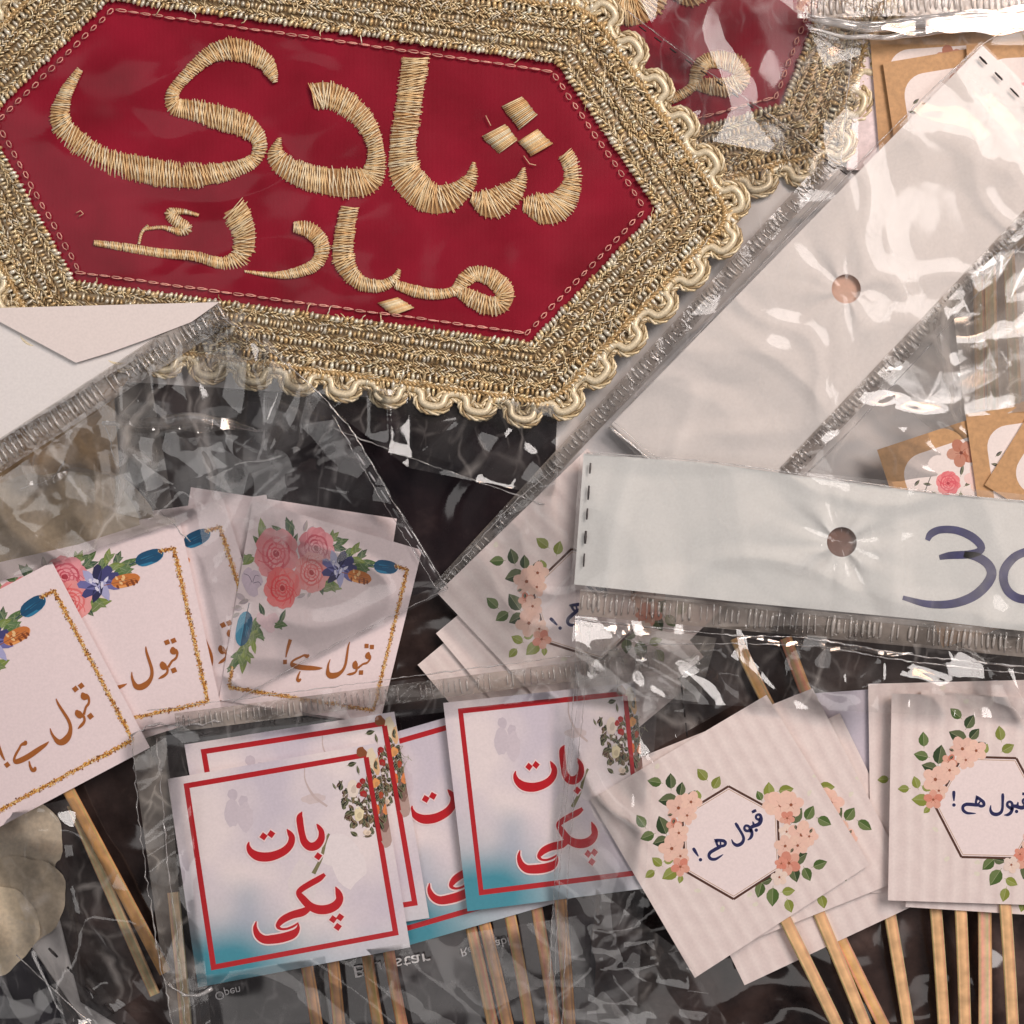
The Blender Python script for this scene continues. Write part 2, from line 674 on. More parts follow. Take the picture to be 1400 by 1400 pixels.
# ------------------------------------------------------------------ black packets lying at the bottom
def packet(label, q, z, seed, name="black_packet", bulge=9, creases=0.8, mat=None):
    c = bil(q, 0.5, 0.5)
    th = thing(name, label, "packet", (c[0], c[1], 0), "black packets under the bags")
    mb = MB()
    W, H = math.dist(q[0], q[1]), math.dist(q[0], q[3])
    n, m = max(8, int(H / 7)), max(8, int(W / 7))
    U, V = np.meshgrid(np.linspace(0, 1, m), np.linspace(0, 1, n))
    Q = np.array(q, float)
    w = [(1 - U) * (1 - V), U * (1 - V), U * V, (1 - U) * V]
    X = sum(w[i] * Q[i, 0] for i in range(4))
    Y = sum(w[i] * Q[i, 1] for i in range(4))
    pil = (1 - (2 * U - 1) ** 8) * (1 - (2 * V - 1) ** 8)
    Z = z + pil * (bulge * 0.6 + creases * crumple(X, Y, seed, 1.0))
    f = (HC - Z) / HC
    V3 = np.stack([(X - 700) * f * PX, (700 - Y) * f * PX, Z * PX], -1)
    mb.grid([[tuple(p) for p in r] for r in V3.tolist()], (0.02, 0.02, 0.02), 0)
    part(th, "pouch", mb, mat or M_PACKET)
    return th


def flipped_text(th, body, p0, p1, height, z, name="printed_word"):
    """lettering printed on the inside of the packet, so it reads mirrored top to bottom"""
    cu = bpy.data.curves.new(name, "FONT")
    cu.body = body
    cu.size = 1.0
    tmp = bpy.data.objects.new(name, cu)
    COL.objects.link(tmp)
    dg = bpy.context.evaluated_depsgraph_get()
    me = tmp.evaluated_get(dg).to_mesh()
    vs_ = np.array([v.co[:] for v in me.vertices])
    fs = [tuple(p.vertices) for p in me.polygons]
    tmp.evaluated_get(dg).to_mesh_clear()
    bpy.data.objects.remove(tmp)
    x0, x1 = vs_[:, 0].min(), vs_[:, 0].max()
    y1 = vs_[:, 1].max()
    p0, p1 = np.array(p0, float), np.array(p1, float)
    L = np.linalg.norm(p1 - p0)
    d = (p1 - p0) / L
    up = np.array((d[1], -d[0]))
    pts = []
    for v in vs_:
        q = p0 + d * (v[0] - x0) / (x1 - x0) * L + up * (height - v[1] / y1 * height)
        pts.append(P(q[0], q[1], z))
    mb = MB()
    mb.add(pts, [f[::-1] for f in fs], (0.88, 0.87, 0.88))
    return part(th, name, mb, M_WHITE_INK)


packet("black plastic packet under the film below the red medallion", [(140, 520), (762, 560), (752, 800), (110, 900)], 1, 3)
pk = packet("black packet with white mirrored lettering under the red-lettered cards", [(150, 1000), (800, 940), (830, 1420), (230, 1460)], 4, 5, creases=0.25)
flipped_text(pk, "Bluestar", (486, 1337), (590, 1318), 16, 17)
flipped_text(pk, "Removable", (632, 1308), (706, 1290), 11, 18)
flipped_text(pk, "Open", (296, 1368), (330, 1359), 11, 18)
packet("wide dark packet behind the sticks of the hexagon cards", [(770, 860), (1480, 850), (1480, 1460), (800, 1460)], 1, 8, mat=M_PACKET_B)
packet("dark packet between the feather cards and the tilted hexagon card", [(480, 790), (800, 780), (820, 960), (440, 980)], 3, 9, creases=0.4, mat=M_PACKET_B)
pk = packet("dark packet beneath the front feather card's stick", [(20, 1010), (240, 1000), (290, 1480), (110, 1370)], 3, 12, mat=M_PACKET_B)
packet("black packet with a purple patch in the bottom left corner", [(-120, 1290), (40, 1290), (170, 1480), (-120, 1480)], 2, 15, mat=M_PACKET_P)

# ------------------------------------------------------------------ beige paper rounds at the left
sheet = MB()
flat_poly(sheet, [(-60, 430), (240, 430), (156, 545), (168, 700), (190, 760), (60, 840), (-60, 840)], 12, C(158, 130, 96), thick=2)
sh = sheet.build("kraft_sheet", M_KRAFT, None, P(50, 700, 8))
tag(sh, "tan kraft sheet under crinkled film beside the creased white header at left", "paper")


def paper_round(cx, cy, r, z, col, label):
    mb = MB()
    rows, cs = [], []
    for i in range(9):
        rr = r * i / 8
        row, crow = [], []
        for k in range(49):
            a = 2 * math.pi * k / 48
            wv = 1 + 0.05 * math.sin(3 * a + cx) + 0.03 * math.sin(5 * a + cy) + 0.015 * math.sin(11 * a)
            row.append(P(cx + rr * wv * math.cos(a), cy + rr * wv * math.sin(a), z + (3.0 * math.sin(2 * a + cx * 0.1) + 1.0 * math.sin(12 * a + cy)) * (i / 8) ** 2))
            crow.append(tuple(x * (1.12 if i == 8 else 1.0) for x in jit(col, 0.06)))
        rows.append(row)
        cs.append(crow)
    mb.grid(rows, cs)
    o = mb.build("paper_round", M_KRAFT, None, P(cx, cy, z))
    # origin is subtracted, so the mesh sits at its own base
    tag(o, label, "paper round", "beige paper rounds")


for a in ((105, 752, 112, 22, C(142, 126, 108), "beige paper round under film, reaching farthest right of its stack"),
          (85, 748, 110, 26, C(168, 152, 130), "beige paper round in the middle of the overlapping stack under film"),
          (42, 752, 104, 30, C(150, 132, 108), "beige paper round on top of the stack at the left edge under film"),
          (15, 1155, 70, 12, C(182, 168, 148), "beige paper round just below the front feather card"),
          (28, 1230, 62, 16, C(170, 155, 134), "beige paper round in the middle of the lower left edge"),
          (-10, 1270, 62, 19, C(188, 172, 148), "beige paper round nearest the bottom left corner")):
    paper_round(*a)

# ------------------------------------------------------------------ the embroidered medallions
HEX = np.array([(150, 0), (761, 86), (898, 287), (725, 468), (102, 384), (-20, 165)], float)
HCEN = HEX.mean(0)


def side_frames():
    out = []
    n = len(HEX)
    for i in range(n):
        a, b = HEX[i], HEX[(i + 1) % n]
        d = (b - a) / np.linalg.norm(b - a)
        nn = np.array((d[1], -d[0]))
        if np.dot(nn, a - HCEN) < 0:
            nn = -nn
        out.append((a, b, d, nn))
    return out


FR = side_frames()


def miters():
    n = len(FR)
    t = []
    for i in range(n):
        d0, d1 = FR[i - 1][2], FR[i][2]
        ang = math.acos(max(-1, min(1, float(np.dot(d0, d1)))))
        t.append(math.tan(ang / 2))
    return t


MT = miters()


def offset_poly(o):
    n = len(HEX)
    return [tuple(HEX[i] + FR[i][3] * o - FR[i][2] * o * MT[i]) for i in range(n)]


LETTERS = {
    "letter_ya": [[(376, 112, 7), (371, 97, 18), (357, 80, 25), (321, 67, 31), (288, 75, 24), (257, 101, 17), (236, 128, 17), (240, 146, 24), (266, 151, 28), (304, 162, 33), (338, 174, 30), (355, 193, 20), (348, 218, 18), (314, 233, 24), (257, 240, 34), (200, 233, 36), (143, 218, 32), (104, 193, 31), (82, 164, 27), (89, 129, 19), (109, 95, 9)]],
    "letter_dal": [[(428, 132, 36), (446, 130, 36), (471, 140, 35), (500, 168, 28), (514, 205, 23), (507, 243, 34), (479, 250, 40), (436, 246, 36), (400, 234, 32), (377, 214, 24), (382, 189, 5)]],
    "letter_alif_shin": [
        [(568, 80, 36), (559, 143, 35), (551, 200, 36), (556, 240, 44), (586, 270, 42), (618, 268, 36), (642, 246, 20), (648, 222, 4)],
        [(645, 270, 14), (668, 279, 38), (692, 269, 38), (710, 250, 20), (716, 230, 4)],
        [(716, 280, 18), (743, 286, 42), (766, 278, 40), (782, 251, 26), (782, 229, 23), (773, 210, 22)]],
    "letter_kaf": [[(129, 332, 7), (170, 338, 11), (220, 346, 12), (265, 350, 13), (305, 360, 17), (330, 350, 26), (334, 322, 31), (326, 296, 36), (320, 284, 34)],
                   [(271, 294, 4), (250, 289, 7), (232, 291, 13), (242, 303, 16), (256, 312, 14), (246, 317, 10), (222, 311, 5), (199, 313, 4)],
                   [(190, 333, 3), (194, 318, 4), (203, 308, 4)]],
    "letter_ra": [[(402, 311, 14), (415, 312, 20), (431, 320, 22), (441, 339, 20), (432, 361, 17), (404, 373, 14), (374, 376, 8), (334, 371, 3)]],
    "letter_alif_ba_mim": [
        [(478, 284, 24), (471, 321, 27), (470, 356, 29), (489, 384, 21), (518, 391, 17), (539, 382, 11), (546, 368, 5)],
        [(541, 389, 12), (568, 398, 16), (596, 402, 14), (621, 398, 13), (634, 384, 20), (650, 374, 21), (672, 380, 25), (690, 398, 26), (684, 417, 24), (662, 416, 26), (638, 404, 22), (626, 398, 14)]],
}
DIAMONDS = {
    "dot": [[(686, 145), (713, 132), (734, 158), (711, 177)], [(659, 186), (690, 170), (707, 192), (683, 210)],
            [(709, 193), (734, 177), (755, 197), (727, 213)], [(517, 414), (543, 407), (566, 421), (538, 431)]],
}
GOLD = [C(228, 202, 156), C(238, 216, 176), C(212, 182, 134), C(242, 228, 196), C(196, 160, 112)]


def medallion(label, rot, pivot, to, z0):
    ca, sa = math.cos(rot), math.sin(rot)

    def X(p, z):
        dx, dy = p[0] - pivot[0], p[1] - pivot[1]
        return P(to[0] + dx * ca - dy * sa, to[1] + dx * sa + dy * ca, z0 + z)
    random.seed(4)
    c = HCEN - np.array(pivot)
    th = thing("embroidered_medallion", label, "embroidered patch", (to[0] + c[0] * ca - c[1] * sa, to[1] + c[0] * sa + c[1] * ca, z0),
               "red embroidered medallions")
    # red panel: hexagon fan refined radially
    mb = MB()
    ring = offset_poly(8)
    per = []
    for i in range(6):
        a, b = np.array(ring[i]), np.array(ring[(i + 1) % 6])
        for t in np.linspace(0, 1, 36, endpoint=False):
            per.append(a + (b - a) * t)
    rows = []
    for i in range(61):
        t = i / 60
        row = []
        for p in per + [per[0]]:
            q = HCEN + (p - HCEN) * t
            w = mnoise.noise((q[0] * 0.014, q[1] * 0.014, 2.0)) * 2.6 + abs(mnoise.noise((q[0] * 0.006 + q[1] * 0.004, q[1] * 0.011, 7.0))) * 5
            row.append(X(q, 5 + w * min(1, (1 - t) * 5)))
        rows.append(row)
    mb.grid(rows, (0.3, 0.01, 0.03))
    part(th, "red_panel", mb, M_RED)

    # braid border: base strip and rows of slanted stitches on every side
    mb = MB()
    inner, outer = offset_poly(0), offset_poly(92)
    for i in range(6):
        j = (i + 1) % 6
        mb.poly([X(inner[i], 7), X(inner[j], 7), X(outer[j], 3), X(outer[i], 3)], C(126, 104, 74))
    ROWS = [(3, 8, 72, 3.0, 6.6, 1), (8, 8, 30, 1.5, 4.4, 0), (12, 8, -30, 1.5, 4.4, 0), (20.5, 7, 86, 2.5, 6.0, 1),
            (29, 8, -30, 1.5, 4.4, 0), (33, 8, 30, 1.5, 4.4, 0), (37, 8, -30, 1.5, 4.4, 0), (41.5, 7, 88, 2.6, 6.4, 1),
            (50, 8, -32, 1.5, 4.4, 0), (54, 8, 32, 1.5, 4.4, 0), (58, 8, -32, 1.5, 4.4, 0), (62, 8, 32, 1.5, 4.4, 0),
            (67, 9, 90, 3.1, 7.6, 1), (74, 8, 28, 1.9, 4.6, 0), (77.5, 8, -28, 1.7, 4.6, 0), (83, 10, 90, 2.8, 7.0, 1)]
    cols = [C(214, 196, 160), C(194, 172, 132), C(228, 214, 184), C(164, 140, 102), C(204, 184, 146), C(238, 228, 206), C(132, 108, 74), C(214, 196, 156)]
    bright = [C(236, 226, 200), C(246, 238, 218), C(214, 192, 152), C(190, 162, 116)]
    for i in range(6):
        a, b, d, nn = FR[i]
        L = np.linalg.norm(b - a)
        for (off, ln, ang, r, pitch, bead) in ROWS:
            s = -off * MT[i]
            e = L + off * MT[(i + 1) % 6]
            while s < e:
                an = math.radians(ang + random.uniform(-8, 8))
                dv = d * math.cos(an) + nn * math.sin(an)
                cc = a + d * s + nn * (off + random.uniform(-1.4, 1.4))
                l2 = ln * random.uniform(0.7, 1.25) / 2
                zt = 9.5 + random.uniform(-0.8, 1.2) - off * 0.03 + bead
                path = [X(cc + dv * l2 * t, zt + 2.2 * (1 - t * t)) for t in (-1, -0.35, 0.35, 1)]
                rr = r * PX * random.uniform(0.6, 1.15)
                mb.tube(path, [rr * 0.6, rr, rr, rr * 0.6], jit(random.choice(bright if bead else cols), 0.22), 5 if bead else 4, 0, False)
                s += pitch * random.uniform(0.8, 1.2)
        for _ in range(int(L * 0.30)):   # loose metallic threads
            s, off = random.uniform(-10, L + 10), random.uniform(2, 88)
            p = a + d * s + nn * off
            an = random.uniform(0, 6.28)
            path = []
            for k in range(5):
                path.append(X(p, 13 + random.uniform(-0.8, 1.2)))
                an += random.uniform(-0.8, 0.8)
                p = p + np.array((math.cos(an), math.sin(an))) * 4.2
            mb.tube(path, 0.8 * PX, jit(random.choice(cols), 0.2), 4)
    part(th, "braid_border", mb, M_BRAID)

    # scalloped cord along the outer edge
    mb = MB()
    base = [np.array(p) for p in offset_poly(94)]
    loop = []
    for i in range(6):
        a, b = base[i], base[(i + 1) % 6]
        L = np.linalg.norm(b - a)
        d = (b - a) / L
        cut = 26
        loop += [tuple(a + d * cut)] + [tuple(a + d * (cut + (L - 2 * cut) * t)) for t in np.linspace(0, 1, max(3, int(L / 50)))[1:-1]] + [tuple(b - d * cut)]
    S = np.array(catmull(loop + [loop[0]], 3.0))
    T = np.gradient(S, axis=0)
    T /= np.linalg.norm(T, axis=1)[:, None]
    N = np.stack([T[:, 1], -T[:, 0]], 1)
    if np.dot(N[0], S[0] - HCEN) < 0:
        N = -N
    ds = np.r_[0, np.cumsum(np.linalg.norm(np.diff(S, axis=0), axis=1))]
    tot = ds[-1]
    kk = round(tot / 62.0)
    ph = 2 * math.pi * kk * ds / tot
    wave = np.sin(ph) * 10.5
    shear = -np.sin(2 * ph) * 4.4
    path = S + N * wave[:, None] + T * shear[:, None]
    T2 = np.gradient(path, axis=0)
    T2 /= np.maximum(1e-9, np.linalg.norm(T2, axis=1))[:, None]
    N2 = np.stack([T2[:, 1], -T2[:, 0]], 1)
    for o, r, z in ((0, 5.2, 9), ):
        mb.tube([X(p, z + 2.5 * math.sin(h)) for p, h in zip(path, ph)], r * PX, C(216, 202, 172), 8, 0, False)
    for o in (-9.0, 9.0):
        for k in range(3):
            tw = ds * 0.42 + k * 2.094
            q = path + N2 * (o + 2.5 * np.cos(tw))[:, None]
            mb.tube([X(p, 8 + 2.4 * math.sin(t) + 2.0 * math.sin(h + 0.8)) for p, t, h in zip(q, tw, ph)], 2.1 * PX,
                    jit((C(196, 178, 142), C(150, 130, 98), C(218, 204, 174))[k], 0.05), 5, 0, False)
    for k in range(2):
        tw = ds * 0.5 + k * 3.14
        q = S + N * (-16 + 2.2 * np.cos(tw))[:, None]
        mb.tube([X(p, 9 + 2.2 * math.sin(t)) for p, t in zip(q, tw)], 2.4 * PX, C(168, 140, 96), 5, 0, False)
    part(th, "scalloped_cord", mb, M_CORD)

    # chain stitching inside the border
    mb = MB()
    ins = offset_poly(-12)
    for i in range(6):
        a, b = np.array(ins[i]), np.array(ins[(i + 1) % 6])
        L = np.linalg.norm(b - a)
        d = (b - a) / L
        nn = np.array((-d[1], d[0]))
        s = 4
        steep = abs(d[1]) > 0.4
        while s < L - 6:
            ln = 11 if steep else 15
            sp = 2.6 if steep else 1.2
            for sg in (-1, 1):
                st = a + d * s + nn * random.uniform(-0.8, 0.8)
                pth = [X(st, 9.5), X(st + d * ln * 0.4 + nn * sg * sp, 10.6), X(st + d * ln * 0.8 + nn * sg * sp * 0.9, 10.6), X(st + d * ln, 9.5)]
                mb.tube(pth, 0.75 * PX, jit(C(218, 160, 146), 0.22), 4)
            s += ln * 1.12 if not steep else ln * 1.45
    for q in ([(104, 291), (110, 288), (114, 292), (108, 296)], [(716, 213), (724, 224), (733, 226)], [(664, 158), (668, 166), (671, 172)]):
        mb.tube([X(p, 10.5) for p in q], 0.8 * PX, C(226, 176, 148), 4)
    part(th, "chain_stitching", mb, M_THREAD)

    # satin-stitched letters
    def satin(mb, pts, z=9.0, pitch=1.75):
        L, R = ribbon_pts(pts, 3.0, -1.5)
        n = len(L)
        rows = [[], [], []]
        for i in range(n):
            m = (L[i] + R[i]) / 2
            rows[0].append(X(L[i], z - 2))
            rows[1].append(X(m, z + 1.2))
            rows[2].append(X(R[i], z - 2))
        mb.grid(rows, C(158, 120, 76))
        Sx = np.array(catmull(pts, 0.5))
        Tn = np.gradient(Sx[:, :2], axis=0)
        Tn /= np.maximum(1e-9, np.linalg.norm(Tn, axis=1))[:, None]
        Nn = np.stack([-Tn[:, 1], Tn[:, 0]], 1)
        run, i, so, flip = 0.0, 0, random.uniform(0, 50), 1
        while i < len(Sx):
            run = run * 0.85 + random.uniform(-0.06, 0.06)
            flip = -flip
            w = max(2.0, Sx[i, 2]) / 2
            op = 0.5 + 0.9 * mnoise.noise((Sx[i, 0] * 0.028 + so, Sx[i, 1] * 0.028, 1.0))
            op = max(0.0, min(1.0, op)) * min(1.0, max(0.15, (w - 6) / 9))
            dv = Nn[i] + Tn[i] * (0.20 + run + flip * (1.1 + 1.6 * op) / max(5.0, w))
            rag = 0.07 + 0.15 * op
            w1, w2 = w * random.uniform(1 - rag, 1 + rag), w * random.uniform(1 - rag, 1 + rag)
            hh = 2.2 + min(3.2, w * 0.17) + random.uniform(-0.6, 0.6)
            path = []
            for t in (-1, -0.8, -0.35, 0.35, 0.8, 1):
                ww = w1 if t < 0 else w2
                q = Sx[i, :2] + dv * ww * t
                path.append(X(q, z - 1.6 + hh * math.sqrt(max(0, 1 - t * t * 0.98))))
            rr = random.uniform(0.65, 1.05) * PX
            mb.tube(path, [rr * 0.7, rr, rr, rr, rr, rr * 0.7], jit(random.choice(GOLD), 0.14), 4, 0, False)
            i += max(1, int(round((1.2 + 1.3 * op) * random.uniform(0.75, 1.3) / 0.5)))
    for nm, strokes in LETTERS.items():
        mb = MB()
        for st in strokes:
            satin(mb, st)
        part(th, nm, mb, M_THREAD)
    for nm, ds_ in DIAMONDS.items():
        for dq in ds_:
            mb = MB()
            dq = [np.array(p, float) for p in dq]
            mb.poly([X(p, 8.6) for p in dq], C(130, 92, 50))
            n = 15
            for i in range(n):
                t = (i + 0.5) / n
                a = dq[0] * (1 - t) + dq[3] * t
                b = dq[1] * (1 - t) + dq[2] * t
                e = (b - a) * random.uniform(0.0, 0.05)
                path = [X(a - e, 8.5), X(a * 0.7 + b * 0.3, 11.5), X(a * 0.3 + b * 0.7, 11.5), X(b + e, 8.5)]
                mb.tube(path, random.uniform(0.95, 1.3) * PX, jit(random.choice(GOLD), 0.16), 4)
            part(th, nm, mb, M_THREAD)
    return th


medallion("red hexagonal wedding patch with gold Urdu lettering fully in view, gold braid edge", 0.0, (0, 0), (0, 0), 24)
medallion("second red medallion mostly cut off at the top edge, under glossy film", math.radians(-23), (725, 468), (1070, 142), 0)


# ------------------------------------------------------------------ cards on sticks
class Art:
    """Print on a card face in local units 0..285 (u right, v down)."""

    def __init__(self, mb, quad, z, bend):
        self.mb, self.q, self.z, self.k, self.bend = mb, quad, z, 0, bend

    def w(self, u, v, dz):
        U, V = u / 285.0, v / 285.0
        p = bil(self.q, U, V)
        return P(p[0], p[1], self.z + dz + self.bend * (1 - (2 * U - 1) ** 2))

    def lift(self):
        self.k += 1
        return 0.06 + self.k * 0.0014

    def poly(self, pts, col):
        if len(pts) < 3:
            return
        a = sum(pts[i][0] * pts[(i + 1) % len(pts)][1] - pts[(i + 1) % len(pts)][0] * pts[i][1] for i in range(len(pts)))
        if a > 0:
            pts = list(pts)[::-1]
        dz = self.lift()
        self.mb.poly([self.w(min(284.5, max(0.5, x)), min(284.5, max(0.5, y)), dz) for x, y in pts], col, 1)

    def stroke(self, pts, col, step=2.0, grow=0.0):
        L, R = ribbon_pts(pts, step, grow)
        dz = self.lift()
        rows = [[self.w(*p, dz) for p in L], [self.w(*p, dz) for p in R]]
        self.mb.grid(rows, col, 1)

    def ell(self, x, y, rx, ry, ang, col, n=12, wob=0.0):
        ca, sa = math.cos(ang), math.sin(ang)
        pts = []
        for i in range(n):
            a = 2 * math.pi * i / n
            f = 1 + random.uniform(-wob, wob)
            ex, ey = rx * f * math.cos(a), ry * f * math.sin(a)
            pts.append((x + ex * ca - ey * sa, y + ex * sa + ey * ca))
        self.poly(pts, col)

    def leaf(self, x, y, ang, ln, wd, col):
        """ang in degrees, counter-clockwise as seen; the tip points that way"""
        a = math.radians(ang)
        dx, dy = math.cos(a), -math.sin(a)
        nx, ny = -dy, dx
        prof = [(-0.5, 0), (-0.38, 0.30), (-0.18, 0.47), (0.05, 0.46), (0.25, 0.30), (0.5, 0)]
        up = [(x + dx * ln * t + nx * wd * w, y + dy * ln * t + ny * wd * w) for t, w in prof]
        dn = [(x + dx * ln * t - nx * wd * w, y + dy * ln * t - ny * wd * w) for t, w in prof[::-1]]
        self.poly(up + dn[1:-1], col)
        self.poly(up, mixc(col, (0.55, 0.6, 0.30), 0.16))
        b0 = (x - dx * ln * 0.62, y - dy * ln * 0.62)
        self.stroke([(b0[0], b0[1], 0.6), (x + dx * ln * 0.36, y + dy * ln * 0.36, 0.4)], mixc(col, (0.7, 0.7, 0.45), 0.4))

    def rose(self, x, y, r, light, dark):
        for k in range(9):
            a = k * 0.698 + random.uniform(-0.2, 0.2)
            self.ell(x + r * 0.52 * math.cos(a), y + r * 0.52 * math.sin(a), r * 0.50, r * 0.46, a, mixc(light, dark, random.uniform(0.1, 0.55)), 12, 0.08)
        for ring, n in ((0.62, 6), (0.42, 5), (0.26, 4)):
            off = random.uniform(0, 6)
            for k in range(n):
                a = off + k * 2 * math.pi / n
                cx, cy = x + r * ring * 0.65 * math.cos(a), y + r * ring * 0.65 * math.sin(a)
                self.ell(cx, cy, r * ring * 0.42, r * ring * 0.60, a, mixc(dark, light, random.uniform(0.0, 0.3)), 12, 0.05)
                self.ell(cx - r * 0.05 * math.cos(a), cy - r * 0.05 * math.sin(a), r * ring * 0.34, r * ring * 0.50, a, mixc(light, dark, random.uniform(0.0, 0.4)), 12, 0.06)
        self.ell(x, y, r * 0.15, r * 0.13, 0.5, mixc(dark, (0.25, 0.01, 0.02), 0.5), 9, 0.1)
        for k in range(7):
            a = random.uniform(0, 6.28)
            q = [(x + r * f * math.cos(a + f * 1.2), y + r * f * math.sin(a + f * 1.2), 1.0) for f in (0.15, 0.4, 0.65, 0.85)]
            self.stroke(q, mixc(dark, light, random.uniform(0, 0.25)))

    def blossom(self, x, y, r, col, eye, n=5, rot=None):
        rot = random.uniform(0, 6.28) if rot is None else rot
        for k in range(n):
            a = rot + k * 2 * math.pi / n
            self.ell(x + r * 0.55 * math.cos(a), y + r * 0.55 * math.sin(a), r * 0.46, r * 0.40, a, mixc(col, C(206, 178, 160), random.uniform(0, 0.5)), 12, 0.04)
        for k in range(n):
            a = rot + k * 2 * math.pi / n
            self.stroke([(x, y, 0.7), (x + r * 0.4 * math.cos(a), y + r * 0.4 * math.sin(a), 0.5)], mixc(col, eye, 0.35))
        self.ell(x, y, r * 0.13, r * 0.13, 0, eye, 8)

    def glitter(self, x0, y0, x1, y1, wd):
        L = math.hypot(x1 - x0, y1 - y0)
        dx, dy = (x1 - x0) / L, (y1 - y0) / L
        self.stroke([(x0, y0, wd * 0.8), (x1, y1, wd * 0.8)], C(176, 122, 58))
        pal = [C(196, 142, 62), C(140, 84, 28), C(92, 52, 18), C(226, 196, 128), C(172, 112, 44), C(120, 72, 24), C(232, 214, 176)]
        s = 0.0
        dz = self.lift()
        while s < L:
            for k in range(4):
                o = max(-0.75, min(0.75, random.gauss(0, 0.36))) * wd
                cx, cy = x0 + dx * s - dy * o, y0 + dy * s + dx * o
                h = random.uniform(0.5, 1.5)
                a = random.uniform(0, 1.5)
                pts = [(cx + h * math.cos(a + j * 1.571), cy + h * math.sin(a + j * 1.571)) for j in range(4)][::-1]
                self.mb.poly([self.w(min(284.5, max(0.5, x)), min(284.5, max(0.5, y)), dz + random.uniform(0, 0.02)) for x, y in pts], random.choice(pal), 1)
            s += 1.5


def to_local(quad, offx, offy, k):
    """zoomed photo coordinates -> card units, from the card on which they were traced"""
    a, b, d = np.array(quad[0], float), np.array(quad[1], float), np.array(quad[3], float)
    M = np.linalg.inv(np.stack([(b - a) / 285.0, (d - a) / 285.0], 1))

    def f(x, y):
        r = M @ (np.array((offx + x / k, offy + y / k)) - a)
        return float(r[0]), float(r[1])
    f.s = 1.0 / k
    return f


QA = [(807, 1093), (1048, 950), (1189, 1182), (950, 1337)]
TA = to_local(QA, 830, 1000, 3.784)
QA_ROT = math.degrees(math.atan2(143, 241))     # the traced card is turned this far
QP5 = [(346, 684), (577, 752), (519, 990), (299, 957)]
TP = to_local(QP5, 290, 660, 4.375)
QP1 = [(-181, 901), (71, 768), (205, 1022), (-47, 1155)]
QR1 = [(229, 1065), (514, 1016), (561, 1295), (271, 1350)]
TR_ = to_local(QR1, 0, 900, 2.8)


def loc_stroke(T, pts, k=1.0):
    return [(*T(x, y), w * k * T.s) for x, y, w in pts]


